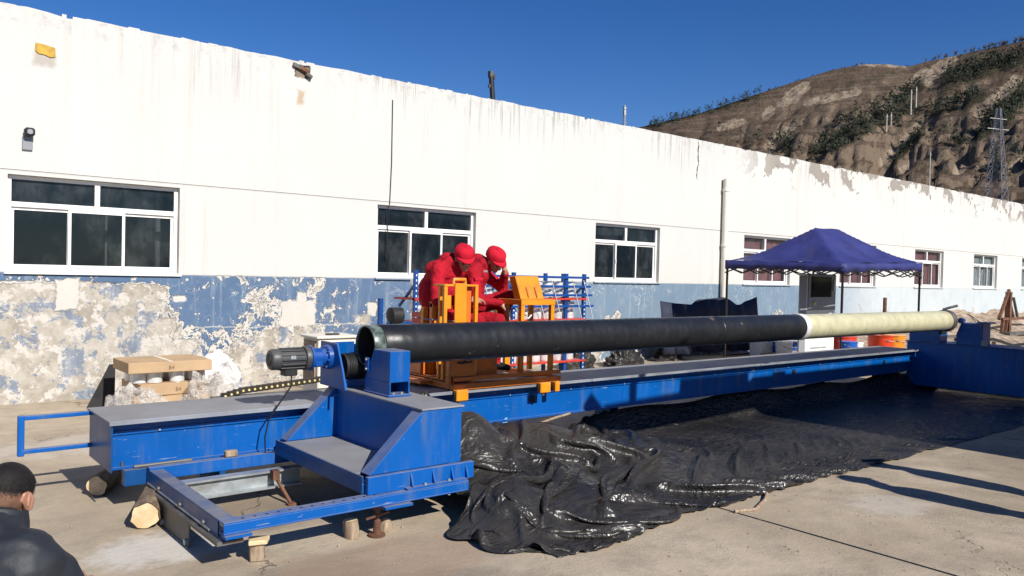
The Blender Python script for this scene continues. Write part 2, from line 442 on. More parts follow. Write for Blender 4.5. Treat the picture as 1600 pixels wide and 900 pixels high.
def hill_material():
    a = NT('hillside')
    P = a.pos
    at = a.n('ShaderNodeAttribute', attribute_name='cliff').outputs['Fac']
    gr = a.n('ShaderNodeAttribute', attribute_name='scrub').outputs['Fac']
    nz = a.sep(a.geo.outputs['True Normal'])[2]
    n1 = a.noise(0.02, 10, 0.65); n2 = a.noise(0.12, 10, 0.7)
    c = a.mix(a.step(n1, 0.35, 0.65), (0.135, 0.094, 0.070), (0.225, 0.162, 0.118))
    c = a.mix(a.step(n2, 0.42, 0.68), c, (0.10, 0.08, 0.055))
    st = a.noise(1, 6, 0.7, a.map(P, (0.025, 0.025, 0.75)), dist=0.25)
    c = a.mix(a.step(st, 0.5, 0.62, 0, 0.4), c, (0.36, 0.285, 0.21))
    c = a.mix(a.step(a.noise(1, 5, 0.7, a.map(P, (0.03, 0.03, 1.3), (7, 3, 1)), dist=0.2), 0.56, 0.68, 0, 0.35), c, (0.10, 0.082, 0.055))
    c = a.mix(a.step(a.noise(0.055, 9, 0.72, dist=0.4), 0.56, 0.66, 0, 0.6), c, (0.33, 0.245, 0.175))
    c = a.mix(a.step(nz, 0.5, 0.74, 0.6, 0), c, (0.42, 0.32, 0.23))
    cl = a.ma('ADD', at, a.ma('MULTIPLY', a.ma('SUBTRACT', a.noise(0.13, 8, 0.75), 0.5), 1.7))
    c = a.mix(a.step(cl, 0.34, 0.58), c, a.mix(a.step(a.noise(1, 5, 0.7, a.map(P, (0.35, 0.35, 0.05))), 0.35, 0.65), (0.26, 0.195, 0.14), (0.60, 0.48, 0.35)))
    sg = a.ma('ADD', gr, a.ma('MULTIPLY', a.ma('SUBTRACT', a.noise(0.25, 8, 0.75), 0.5), 1.6))
    c = a.mix(a.step(sg, 0.4, 0.8, 0, 0.75), c, (0.05, 0.052, 0.03))
    a.bump(a.ma('ADD', n2, a.ma('MULTIPLY', a.noise(0.4, 8, 0.78), 1.0)), 1.0, 3.5)
    return a.out(c, 0.95, 0, 0.1)

def glass_material(name='window_glass', tint=(0.016, 0.026, 0.034), fac=0.34):  # bluish tint stands in for reflections in the panes
    a = NT(name)
    t = a.t
    tr = a.n('ShaderNodeBsdfTransparent'); tr.inputs[0].default_value = (0.84, 0.88, 0.9, 1)
    mx = a.n('ShaderNodeMixShader')
    d = a.noise(1.6, 7, 0.7, a.map(a.pos, (1.2, 1, 0.8)))
    dirt = a.step(d, 0.42, 0.75, 0, 0.22)  # dirt blotches that also put uneven reflections into the colour
    a.put(mx.inputs[0], a.ma('ADD', dirt, fac))
    t.links.new(tr.outputs[0], mx.inputs[1]); t.links.new(a.p.outputs[0], mx.inputs[2])
    t.links.new(mx.outputs[0], t.nodes['Material Output'].inputs[0])
    a.out(a.mix(dirt, tint, (0.3, 0.3, 0.29)), 0.06, 0, 0.5)
    return a.m

def film_material():
    a = NT('clear_film'); t = a.t
    tr = a.n('ShaderNodeBsdfTransparent'); mx = a.n('ShaderNodeMixShader')
    q = a.noise(9, 5, 0.65, dist=0.8)
    a.put(mx.inputs[0], a.step(q, 0.35, 0.7, 0.12, 0.7))
    t.links.new(tr.outputs[0], mx.inputs[1]); t.links.new(a.p.outputs[0], mx.inputs[2]); t.links.new(mx.outputs[0], t.nodes['Material Output'].inputs[0])
    a.bump(q, 0.9, 0.05)
    return a.out((0.68, 0.65, 0.60), 0.12, 0, 0.7)

def hair_material():
    a = NT('cropped_hair')
    f = a.n('ShaderNodeAttribute', attribute_name='fade').outputs['Fac']
    n = a.noise(160, 4, 0.7)
    k = a.step(a.ma('ADD', f, a.ma('MULTIPLY', a.ma('SUBTRACT', n, 0.5), 0.9)), 0.25, 0.75)
    c = a.mix(k, (0.20, 0.105, 0.07), (0.011, 0.009, 0.008))
    a.bump(n, 0.8, 0.004)
    return a.out(c, 0.6, 0, 0.3)

def machine_paint(name, col):
    a = NT(name); o = a.obj()
    n1 = a.noise(1.3, 6, 0.6, o)
    c = a.mix(a.step(n1, 0.3, 0.7), tuple(v * 0.88 for v in col), tuple(v * 1.1 for v in col))
    fl = a.noise(1, 6, 0.7, a.map(o, (7, 7, 1.1)))
    c = a.mix(a.step(fl, 0.48, 0.76, 0, 0.55), c, (0.11, 0.145, 0.20))
    sc = a.ma('MULTIPLY', a.step(a.noise(1, 4, 0.6, a.map(o, (5, 5, 60), (3, 1, 2), (0.2, 0.35, 0))), 0.66, 0.70), a.step(a.noise(2.2, 3, 0.5, o), 0.5, 0.62))
    c = a.mix(a.ma('MULTIPLY', sc, 0.8), c, (0.30, 0.32, 0.36))
    spk = a.step(a.noise(34, 3, 0.6, o), 0.70, 0.74)
    c = a.mix(a.ma('MULTIPLY', spk, 0.55), c, (0.28, 0.27, 0.26))
    ch = a.ma('MULTIPLY', a.step(a.noise(8, 6, 0.7, o, dist=0.6), 0.68, 0.71), 0.85)
    c = a.mix(ch, c, (0.045, 0.035, 0.03))
    nz = a.sep(a.geo.outputs['Normal'])[2]
    dn = a.noise(5, 8, 0.7, o)
    up = a.ma('MULTIPLY', a.step(nz, 0.3, 0.9), a.step(dn, 0.3, 0.7, 0.25, 0.75))
    c = a.mix(up, c, (0.27, 0.25, 0.225))
    r = a.ma('ADD', a.step(n1, 0.25, 0.75, 0.3, 0.46), a.ma('MULTIPLY', up, 0.35), clamp=True)
    a.bump(a.ma('ADD', a.noise(2.2, 3, 0.5, o), a.ma('MULTIPLY', a.noise(40, 4, 0.6, o), 0.06)), 0.22, 0.012)
    return a.out(c, r, 0, 0.3)

def pipe_black():
    a = NT('pipe_black_coat'); P = a.pos
    x = a.sep()[0]
    wv = a.n('ShaderNodeTexWave', wave_type='BANDS', bands_direction='X')
    a.put(wv.inputs['Vector'], a.vadd(P, a.vadd(a.noise(4, 3, col=True), (0, 0, 0), 'SCALE', 0.05)))
    wv.inputs['Scale'].default_value = 3.1; wv.inputs['Distortion'].default_value = 1.2; wv.inputs['Detail'].default_value = 3
    n = a.noise(5, 7, 0.65)
    c = a.mix(n, (0.008, 0.009, 0.011), (0.02, 0.021, 0.023))
    c = a.mix(a.step(a.noise(11, 6, 0.7, a.map(P, (2.5, 1, 1))), 0.6, 0.75, 0, 0.3), c, (0.12, 0.12, 0.12))
    sp = a.ma('MULTIPLY', a.step(a.noise(6, 5, 0.6, a.vadd(P, (2, 0, 1))), 0.66, 0.7), 0.6)
    c = a.mix(sp, c, (0.25, 0.17, 0.09))
    a.bump(a.ma('ADD', a.ma('MULTIPLY', a.ma('MULTIPLY', wv.outputs['Fac'], a.step(a.noise(0.9, 4, 0.6), 0.38, 0.6, 0.1, 0.9)), 0.55), a.ma('MULTIPLY', a.noise(9, 5, 0.6), 0.9)), 0.45, 0.006)
    return a.out(c, a.step(n, 0.3, 0.7, 0.3, 0.45), 0, 0.45)

M = {}
M['wall'] = wall_material()
M['slab'] = concrete_material('concrete')
M['soil'] = plain('bare_soil', (0.2, 0.165, 0.125), 0.95, 0.35, 2.0, bump=0.7, bd=0.03, spec=0.1)
M['rubble'] = plain('rubble_soil', (0.36, 0.28, 0.21), 0.95, 0.45, 5, bump=0.9, bd=0.04, spec=0.1)
M['blue'] = machine_paint('blue_machine_paint', (0.0, 0.084, 0.34))
M['blue_old'] = machine_paint('blue_worn_paint', (0.006, 0.066, 0.22))
M['gear_blue'] = plain('blue_gearbox_paint', (0.003, 0.06, 0.27), 0.3, 0.12, 5.0, bump=0.1, dust=0.25)
M['rack_blue'] = plain('blue_rack_paint', (0.003, 0.055, 0.24), 0.4, 0.15, 5.0, bump=0.1, dust=0.25)
M['bedtop'] = plain('bed_top_cover', (0.20, 0.22, 0.26), 0.42, 0.3, 1.6, bump=0.2, dust=0.55, dirt=(0.22, 0.21, 0.2))
M['orange'] = plain('orange_machine_paint', (0.74, 0.26, 0.010), 0.4, 0.10, 4.0, bump=0.08, dust=0.2, dirt=(0.42, 0.17, 0.03))
M['orange2'] = plain('deep_orange_paint', (0.58, 0.145, 0.014), 0.45, 0.12, 4.0, bump=0.08, dust=0.3, dirt=(0.26, 0.085, 0.025))
M['motor'] = plain('motor_grey', (0.045, 0.047, 0.05), 0.45, 0.2, 6.0, bump=0.1, dust=0.2)
M['dark'] = plain('dark_rubber', (0.014, 0.014, 0.015), 0.6, 0.3, 6.0)
M['steel'] = plain('galvanised_steel', (0.36, 0.39, 0.40), 0.42, 0.2, 7.0, metal=0.45, dirt=(0.22, 0.19, 0.15))
M['steel_dark'] = plain('dull_steel', (0.12, 0.115, 0.11), 0.55, 0.3, 7.0, metal=0.3, dirt=(0.16, 0.11, 0.07))
M['rust'] = plain('rusty_steel', (0.14, 0.062, 0.035), 0.85, 0.45, 8.0, bump=0.5)
M['redpaint'] = plain('red_paint', (0.52, 0.035, 0.02), 0.45, 0.15, 5.0, dust=0.2)
M['pipe_black'] = pipe_black()
M['pipe_tape'] = plain('silver_tape', (0.68, 0.68, 0.66), 0.45, 0.2, 9.0)
M['pipe_green'] = plain('cream_fibreglass', (0.51, 0.485, 0.315), 0.33, 0.10, 7.0, bump=0.25, bd=0.003)
M['pipe_end'] = plain('bare_glass_fibre', (0.10, 0.13, 0.115), 0.3, 0.7, 14.0, bump=0.3)
M['tarp'] = plastic_tarp()
M['bag'] = film_material()
M['card'] = plain('cardboard', (0.46, 0.32, 0.19), 0.85, 0.1, 3.0, bump=0.1, spec=0.15)
M['ink'] = plain('brown_ink', (0.16, 0.08, 0.05), 0.8, 0.1, 3.0)
M['white'] = plain('white_paint', (0.78, 0.77, 0.74), 0.5, 0.06, 4.0, dirt=(0.6, 0.58, 0.54))
M['upvc'] = plain('white_window_frame', (0.80, 0.79, 0.76), 0.4, 0.04, 3.0, dirt=(0.62, 0.6, 0.56))
M['reel'] = plain('fibre_reel', (0.72, 0.73, 0.72), 0.28, 0.1, 9.0, metal=0.35)
M['canvas'] = plain('blue_canopy_cloth', (0.026, 0.031, 0.15), 0.6, 0.18, 2.2, bump=0.5, bd=0.02, dirt=(0.05, 0.05, 0.13))
M['navy_cloth'] = plain('navy_cloth', (0.016, 0.022, 0.045), 0.7, 0.3, 3.0, bump=0.5, bd=0.02)
M['grey'] = plain('grey_cabinet_paint', (0.26, 0.27, 0.29), 0.45, 0.08, 3.0)
M['log_bark'] = wood('bark', (0.12, 0.085, 0.06), (0.27, 0.2, 0.14))
M['log_end'] = wood('cut_wood', (0.55, 0.40, 0.22), (0.72, 0.56, 0.34), (6, 6, 6))
M['stump'] = wood('weathered_wood', (0.20, 0.145, 0.10), (0.42, 0.32, 0.225), (16, 16, 3))
M['red_cloth'] = plain('red_coverall_cloth', (0.42, 0.012, 0.025), 0.85, 0.22, 2.6, bump=0.9, bd=0.04, spec=0.12, dirt=(0.26, 0.01, 0.02))
M['red_hat'] = plain('red_hat_cloth', (0.50, 0.012, 0.03), 0.85, 0.1, 7.0, bump=0.3, spec=0.15)
M['skin'] = plain('skin', (0.40, 0.20, 0.13), 0.5, 0.08, 12.0, bump=0.1)
M['hair_fade'] = hair_material()
M['hair'] = plain('short_black_hair', (0.012, 0.010, 0.009), 0.6, 0.4, 70.0, bump=1.0, bd=0.006)
M['jacket'] = plain('black_padded_jacket', (0.017, 0.020, 0.026), 0.6, 0.15, 2.5, bump=0.4, bd=0.012)
M['trousers'] = plain('dark_trousers', (0.02, 0.022, 0.028), 0.8, 0.2, 5.0, bump=0.4)
M['shoe'] = plain('black_shoe', (0.012, 0.012, 0.012), 0.4, 0.2, 5.0)
M['interior'] = plain('dim_interior', (0.22, 0.215, 0.21), 0.9, 0.3, 0.8)
M['roofing'] = plain('roof_felt', (0.09, 0.09, 0.09), 0.9, 0.3, 1.0)
M['curtain'] = plain('maroon_curtain', (0.45, 0.17, 0.165), 0.8, 0.2, 4.0)
M['curtain_grey'] = plain('grey_curtain', (0.6, 0.6, 0.57), 0.8, 0.2, 4.0)
M['glass'] = glass_material()
M['glass_far'] = glass_material('dusty_glass', (0.05, 0.055, 0.06), 0.15)
M['pvc'] = plain('cream_pvc', (0.72, 0.68, 0.58), 0.5, 0.06, 3.0, dirt=(0.58, 0.53, 0.45))
M['hill'] = hill_material()
M['leaf'] = plain('dark_conifer', (0.034, 0.046, 0.027), 0.9, 0.5, 0.3, bump=0.0)
M['twig'] = plain('bare_twigs', (0.07, 0.055, 0.045), 0.9, 0.3, 0.4, bump=0.0)
M['pole'] = plain('pale_concrete_pole', (0.48, 0.45, 0.41), 0.8, 0.1, 2.0)
M['yellow'] = plain('yellow_plaster', (0.50, 0.31, 0.05), 0.8, 0.25, 9.0)
M['cable'] = plain('black_cable', (0.012, 0.012, 0.013), 0.5, 0.1, 5.0)
M['yellowdot'] = plain('pale_yellow_plastic', (0.65, 0.55, 0.24), 0.5, 0.1, 5.0)
M['chain'] = plain('brown_black_plastic', (0.035, 0.026, 0.018), 0.5, 0.2, 6.0)
M['drum'] = plain('translucent_red_plastic', (0.62, 0.05, 0.012), 0.35, 0.2, 6.0)
M['bucket_blue'] = plain('blue_bucket_plastic', (0.01, 0.09, 0.45), 0.4, 0.1, 6.0)
M['copper'] = plain('amber_plastic', (0.75, 0.25, 0.02), 0.35, 0.2, 6.0)
M['truck'] = plain('truck_body_paint', (0.3, 0.32, 0.34), 0.5, 0.1, 2.0)
M['nylon'] = plain('white_string', (0.75, 0.75, 0.72), 0.6, 0.05, 5.0)
M['sheet_blue'] = plain('pale_blue_film', (0.25, 0.42, 0.60), 0.4, 0.35, 9.0, bump=0.8, bd=0.02)
# ================================================================== SETTING
# ground sheet to the horizon
g = MB()
g.add([(-3000, -3000, -0.09), (3000, -3000, -0.09), (3000, 3000, -0.09), (-3000, 3000, -0.09)], [(0, 1, 2, 3)])
tag(g.build('ground', M['soil']), 'bare brown soil around the concrete yard', None, None, 'structure')
# concrete yard of cast slabs
yard = bpy.data.objects.new('concrete_yard', None)
COL.objects.link(yard)
tag(yard, 'worn tan concrete yard in front of the workshop', None, None, 'structure')
xs = [-10, -5, 0.0, 5.0, 10.6, 16, 22, 28, 34, 40]
ys = [-12, -6, 0.2, 9.3, WY + 0.02]
random.seed(3)
for i in range(len(xs) - 1):
    for j in range(len(ys) - 1):
        b = MB()
        t = random.uniform(-0.0015, 0.0015)
        x0, x1, y0, y1 = xs[i] + 0.006, xs[i + 1] - 0.006, ys[j] + 0.005, ys[j + 1] - 0.005
        n = 14
        # slightly ragged edges
        top = []
        for k in range(n): top.append((x0 + (x1 - x0) * k / n, y0 + random.uniform(0, 0.012)))
        for k in range(n): top.append((x1 - random.uniform(0, 0.012), y0 + (y1 - y0) * k / n))
        for k in range(n): top.append((x1 - (x1 - x0) * k / n, y1 - random.uniform(0, 0.012)))
        for k in range(n): top.append((x0 + random.uniform(0, 0.012), y1 - (y1 - y0) * k / n))
        b.prism(top, 'z', -0.1, t)
        b.build('concrete_slab', M['slab'], yard)
# dirt bank against the far end of the wall
b = MB()
nx, ny = 90, 16
for i in range(nx + 1):
    for j in range(ny + 1):
        x = 19 + 22 * i / nx; y = WY - 3.4 + 3.5 * j / ny
        rise = max(0, min(1, (x - 19.5) / 6)); v = j / ny
        h = 0.85 * rise * v ** 1.7 + 0.09 * rise * v * math.sin(x * 1.7 + 2 * math.sin(y * 2.1)) + 0.10 * v * rise * random.uniform(-0.5, 0.5)
        b.v.append((x, y, h if 0 < i < nx and j > 0 else -0.02))
for i in range(nx):
    for j in range(ny):
        q = i * (ny + 1) + j
        b.f.append((q, q + ny + 1, q + ny + 2, q + 1)); b.mi.append(0)
tag(b.build('dirt_bank', M['rubble'], None, True), 'pinkish dirt and rubble banked against the far wall foot', None, None, 'structure')

# ------------------------------------------------------------------ workshop building
WL, WR = -5.0, 38.0
wins = [(1.425, 3.39), (6.39, 8.32), (11.233, 13.14), (16.136, 18.10), (20.5, 22.48), (24.88, 26.87), (29.22, 31.23), (33.56, 35.5)]
WZ0, WZ1 = 1.585, 2.735
TH = 0.26
bld = thing('workshop_building', (16, WY, 0), 'long white workshop with a peeling blue dado and a row of windows', 'building')
cx = set([WL, WR]); cz = [0.0, 0.8, WZ0, WZ1, 3.6, WTOP - 0.12]
for a_, c_ in wins: cx.add(a_); cx.add(c_)
x = WL
while x < WR: cx.add(round(x, 3)); x += 0.22
cx = sorted(cx)
cx = [v for i, v in enumerate(cx) if i == 0 or v - cx[i - 1] > 0.03 or any(abs(v - q) < 1e-6 for w_ in wins for q in w_)]
random.seed(11)
tops = [WTOP + random.uniform(-0.012, 0.008) - (0.03 if random.random() < 0.06 else 0) for _ in cx]
b = MB()
def inwin(xm, zm):
    return WZ0 < zm < WZ1 and any(a_ < xm < c_ for a_, c_ in wins)
zs = cz
for i in range(len(cx) - 1):
    x0, x1 = cx[i], cx[i + 1]; xm = (x0 + x1) / 2
    for j in range(len(zs) - 1):
        if inwin(xm, (zs[j] + zs[j + 1]) / 2): continue
        b.add([(x0, WY, zs[j]), (x1, WY, zs[j]), (x1, WY, zs[j + 1]), (x0, WY, zs[j + 1])], [(0, 1, 2, 3)])
    t0, t1 = tops[i], tops[i + 1]
    b.add([(x0, WY, zs[-1]), (x1, WY, zs[-1]), (x1, WY, t1), (x0, WY, t0)], [(0, 1, 2, 3)])
    b.add([(x0, WY, t0), (x1, WY, t1), (x1, WY + TH, t1 + 0.01), (x0, WY + TH, t0 + 0.01)], [(0, 1, 2, 3)])
    b.add([(x0, WY + TH, t0 + 0.01), (x1, WY + TH, t1 + 0.01), (x1, WY + TH, WZ1 + 0.3), (x0, WY + TH, WZ1 + 0.3)], [(0, 1, 2, 3)])
for a_, c_ in wins:
    for q in (((a_, WZ0), (c_, WZ0)), ((c_, WZ0), (c_, WZ1)), ((c_, WZ1), (a_, WZ1)), ((a_, WZ1), (a_, WZ0))):
        (xa, za), (xb, zb) = q
        b.add([(xa, WY, za), (xb, WY, zb), (xb, WY + TH, zb), (xa, WY + TH, za)], [(0, 1, 2, 3)])
me = bpy.data.meshes.new('wall'); me.from_pydata(b.v, [], b.f); me.materials.append(M['wall']); me.update()
link(bpy.data.objects.new('wall', me), bld)
# inner skin of the front wall, rear walls, floor, roof
b = MB()
prev = WL
for a_, c_ in wins + [(WR, WR)]:
    b.add([(prev, WY + TH + 0.004, 0), (a_, WY + TH + 0.004, 0), (a_, WY + TH + 0.004, 4.4), (prev, WY + TH + 0.004, 4.4)], [(0, 1, 2, 3)])
    if c_ > a_:
        for z0, z1 in ((0, WZ0), (WZ1, 4.4)):
            b.add([(a_, WY + TH + 0.004, z0), (c_, WY + TH + 0.004, z0), (c_, WY + TH + 0.004, z1), (a_, WY + TH + 0.004, z1)], [(0, 1, 2, 3)])
    prev = c_
b.box(WL, WR, WY + 7, WY + 7.2, 0, 4.4); b.box(WL - 0.2, WL, WY + 0.01, WY + 7.2, 0, 4.7); b.box(WR, WR + 0.2, WY + 0.01, WY + 7.2, 0, 4.7)
for k in range(8): b.box(3.9 + 4.85 * k, 4.05 + 4.85 * k, WY + 0.4, WY + 6.9, 0.02, 4.3)
b.build('inner_wall', M['interior'], bld)
b = MB(); b.box(WL, WR, WY + TH + 0.01, WY + 7, -0.02, 0.012); b.build('floor', M['interior'], bld)
b = MB(); b.box(WL, WR, WY + TH + 0.01, WY + 7.2, 4.42, 4.52); b.build('roof', M['roofing'], bld)
for k, (px_, pz) in enumerate(((3.27, 0.035), (2.62, 0.014), (7.3, 0.02), (13.1, 0.035))):
    q = MB(); q.cyl((px_, WY + 0.55, 0), (px_, WY + 0.55, 4.4), pz, n=10); q.build('interior_post', M['pole'], bld)
q = MB(); q.box(11.4, 13.3, WY + 1.6, WY + 2.2, 1.72, 1.76); q.box(11.4, 13.3, WY + 1.6, WY + 2.2, 2.1, 2.13)
for k in range(7): q.box(11.5 + k * 0.25, 11.66 + k * 0.25, WY + 1.65, WY + 2.0, 1.76, 1.86 + 0.05 * (k % 3))
q.build('interior_shelf', M['grey'], bld)
FY = WY + 0.075          # window frame plane
def window(i, a_, c_):
    f = MB(); fw = 0.045
    z0, z1 = WZ0 + 0.004, WZ1 - 0.004; x0, x1 = a_ + 0.004, c_ - 0.004
    zt = z0 + (z1 - z0) * 0.70; xm = (x0 + x1) / 2
    f.box(x0, x0 + fw, FY, FY + 0.07, z0, z1); f.box(x1 - fw, x1, FY, FY + 0.07, z0, z1)
    f.box(x0 + fw, x1 - fw, FY, FY + 0.07, z0, z0 + fw); f.box(x0 + fw, x1 - fw, FY, FY + 0.07, z1 - fw, z1)
    f.box(x0 + fw, x1 - fw, FY + 0.001, FY + 0.071, zt - 0.03, zt + 0.03)
    f.box(xm - 0.03, xm + 0.03, FY + 0.002, FY + 0.072, zt + 0.03, z1 - fw)
    wo = f.build('window', M['upvc'], bld)
    s = MB(); s.box(a_ - 0.03, c_ + 0.03, WY - 0.035, FY - 0.003, WZ0 - 0.03, WZ0 + 0.003); s.build('sill', M['upvc'] if i == 0 else M['wall'], wo)
    gl = M['glass'] if i < 3 else M['glass_far']
    for xa, xb in ((x0 + fw, xm - 0.03), (xm + 0.03, x1 - fw)):
        p = MB(); p.box(xa - 0.004, xb + 0.004, FY + 0.034, FY + 0.04, zt + 0.026, z1 - fw + 0.004); p.build('pane', gl, wo)
    L = x1 - x0 - 2 * fw
    for k in range(3):
        xa = x0 + fw + L * k / 3 - (0.015 if k else 0); xb = x0 + fw + L * (k + 1) / 3 + (0.015 if k < 2 else 0)
        yo = FY - 0.012 if k == 1 else FY + 0.030
        sh = MB(); sw = 0.034; za, zb_ = z0 + fw + 0.002, zt - 0.032
        sh.box(xa, xa + sw, yo, yo + 0.028, za, zb_); sh.box(xb - sw, xb, yo, yo + 0.028, za, zb_)
        sh.box(xa + sw, xb - sw, yo, yo + 0.028, za, za + sw); sh.box(xa + sw, xb - sw, yo, yo + 0.028, zb_ - sw, zb_)
        if k == 1: sh.box(xa + 0.008, xa + 0.022, yo - 0.018, yo, (za + zb_) / 2 - 0.04, (za + zb_) / 2 + 0.04)
        sh.build('sash', M['upvc'], wo)
        p = MB(); p.box(xa + sw - 0.004, xb - sw + 0.004, yo + 0.012, yo + 0.017, za + sw - 0.004, zb_ - sw + 0.004); p.build('pane', gl, wo)
    if i >= 3:
        c = MB(); n = 60
        for k in range(n + 1):
            xx = x0 + 0.03 + (x1 - x0 - 0.06) * k / n
            for zz in (z0, z1 - 0.03): c.v.append((xx, FY + 0.115 + 0.014 * math.sin(k * 0.9), zz))
        for k in range(n): c.f.append((2 * k, 2 * k + 2, 2 * k + 3, 2 * k + 1)); c.mi.append(0)
        c.build('curtain', M['curtain'] if i < 6 else M['curtain_grey'], wo, True)
for i, (a_, c_) in enumerate(wins): window(i, a_, c_)
# parapet cap chips (loose render along the top edge)
random.seed(5)
b = MB()
for k in range(130):
    x = random.uniform(WL, WR - 0.3); L = random.uniform(0.02, 0.14)
    b.box(x, x + L, WY + random.uniform(0.004, 0.05), WY + 0.12, WTOP - 0.05, WTOP + random.uniform(0.003, 0.014))
tag(b.build('coping_chip', M['wall'], bld), None, None, None, 'stuff')
# broken hole by the parapet: exposed brick chunks
for k, (hx, hz, sx, sz) in enumerate(((5.0, 4.64, 0.13, 0.06), (5.12, 4.60, 0.14, 0.06), (5.18, 4.53, 0.1, 0.05))):
    q = MB(); q.box(hx - sx / 2, hx + sx / 2, WY - 0.045 - 0.01 * k, WY + 0.03, hz - sz / 2, hz + sz / 2)
    q.xf(Matrix.Translation((hx, WY, hz)) @ Matrix.Rotation(0.3 + 0.1 * k, 4, 'Y') @ Matrix.Translation((-hx, -WY, -hz)))
    q.build('brick', M['rust'] if k == 1 else M['steel_dark'], bld, bevel=0.006)
# things fixed on the wall
b = MB()
pts = [(1.69, 4.325), (1.80, 4.318), (1.90, 4.30), (1.905, 4.19), (1.85, 4.175), (1.79, 4.195), (1.72, 4.20), (1.685, 4.23)]
b.prism(pts, 'y', WY - 0.014, WY - 0.002)
tag(b.build('wall_plaque', M['yellow'], None, bevel=0.003), 'faded yellow plate high on the white wall at upper left', 'plate')
t = thing('wall_lamp', (1.62, WY, 3.05), 'small black and grey lamp box on the wall above the left window', 'lamp')
b = MB(); b.box(1.565, 1.675, WY - 0.03, WY - 0.002, 3.03, 3.2); b.build('mount_box', M['grey'], t, bevel=0.008)
b = MB(); b.box(1.575, 1.685, WY - 0.13, WY - 0.031, 3.19, 3.29); b.build('lamp_head', M['dark'], t, bevel=0.02)
b = MB(); b.cyl((1.63, WY - 0.137, 3.24), (1.63, WY - 0.131, 3.24), 0.03, n=14); b.build('lens', M['grey'], t)
b = MB(); b.tube([(6.615, WY - 0.012, 4.4), (6.62, WY - 0.012, 3.4), (6.60, WY - 0.012, 2.75), (6.6, WY + 0.03, 2.72), (6.61, WY + 0.05, 2.3), (6.605, WY + 0.05, 1.9)], 0.0075, 6)
tag(b.build('wall_cable', M['cable']), 'thin dark cable hanging down the white wall over the second window', 'cable')
t = thing('downpipe', (15.2, WY, 0), 'cream drainpipe running down the wall between the third and fourth windows', 'pipe')
b = MB(); b.cyl((15.27, WY - 0.085, 0.0), (15.27, WY - 0.085, 3.95), 0.068, n=18); b.build('pipe', M['pvc'], t, True)
for z in (0.9, 2.45, 3.7):
    b = MB(); b.lathe([(0.07, -0.035), (0.082, -0.03), (0.082, 0.03), (0.07, 0.035)], (15.27, WY - 0.085, z)); b.box(15.25, 15.29, WY - 0.05, WY - 0.001, z - 0.015, z + 0.015)
    b.build('clamp', M['pvc'], t)
# wall crack near the parapet
b = MB(); random.seed(2); z = 4.68; x = 14.33; pr = None
while z > 3.9:
    nx_, nz_ = x + random.uniform(-0.035, 0.03), z - random.uniform(0.04, 0.09)
    wd = random.uniform(0.006, 0.022)
    b.add([(x - wd, WY - 0.003, z), (x + wd, WY - 0.003, z), (nx_ + wd, WY - 0.003, nz_), (nx_ - wd, WY - 0.003, nz_)], [(0, 1, 2, 3)]); x, z = nx_, nz_
b.build('crack', M['dark'], bld)
# chimney-like post on the roof
t = thing('roof_post', (9.63, 12.5, 4.5), 'black weathered post sticking up above the white parapet', 'post')
b = MB(); b.tube([(9.66, 12.5, 4.5), (9.65, 12.5, 5.1), (9.60, 12.5, 5.52)], [0.055, 0.05, 0.05], 8); b.build('shaft', M['dark'], t)
b = MB(); b.box(9.55, 9.63, 12.46, 12.54, 5.5, 5.62); b.box(9.65, 9.69, 12.47, 12.53, 5.48, 5.57); b.box(9.545, 9.575, 12.48, 12.52, 5.3, 5.36); b.build('bracket', M['steel_dark'], t)

# ------------------------------------------------------------------ hillside
sil = [(30, .10), (38, .14), (43.62, .1733), (48.07, .1846), (52.4, .2021), (55.75, .2209), (58.59, .2357), (60.5, .245), (62.49, .2494), (63.8, .2475), (65.12, .2426), (66.2, .247), (67.26, .249), (69.32, .2545), (71.3, .2585), (76, .27), (84, .28), (95, .25), (112, .2)]
th = np.radians(np.linspace(30, 112, 640)); rr = np.linspace(110, 640, 270)
TT, RD = np.meshgrid(th, rr, indexing='ij')
ridge = np.interp(np.degrees(TT), [s_[0] for s_ in sil], [s_[1] for s_ in sil])
rt = (RD - 120) / (430 - 120)
XX, YY = RD * np.sin(TT), RD * np.cos(TT)
prof = np.clip(rt, 0, 1)
prof = 0.02 + 0.98 * (0.55 * prof + 0.45 * prof ** 2.1 * (3 - 2 * prof) ** 0.6)
gul = np.abs(fbm(np.degrees(TT) * 0.16 + RD * 0.012, RD * 0.006, 5, 3) - 0.5) * 2
gul2 = np.abs(fbm(np.degrees(TT) * 0.55 - RD * 0.010, RD * 0.018, 5, 9) - 0.5) * 2
e = np.clip((1 - rt) / 0.25, 0.0, 1) * np.clip(rt * 4, 0, 1)
Hh = ridge * RD * prof * (1 - 0.15 * e * (1 - gul) ** 2 - 0.10 * e * (1 - gul2) ** 2)
# the valley running down to the left in front of the farther ridge
deg = np.degrees(TT)
val = np.exp(-((deg - (66.5 - (1 - rt) * 11)) / 1.3) ** 2) * np.clip((0.98 - rt) * 4, 0, 1) * np.clip(rt * 3, 0, 1)
Hh -= val * 10
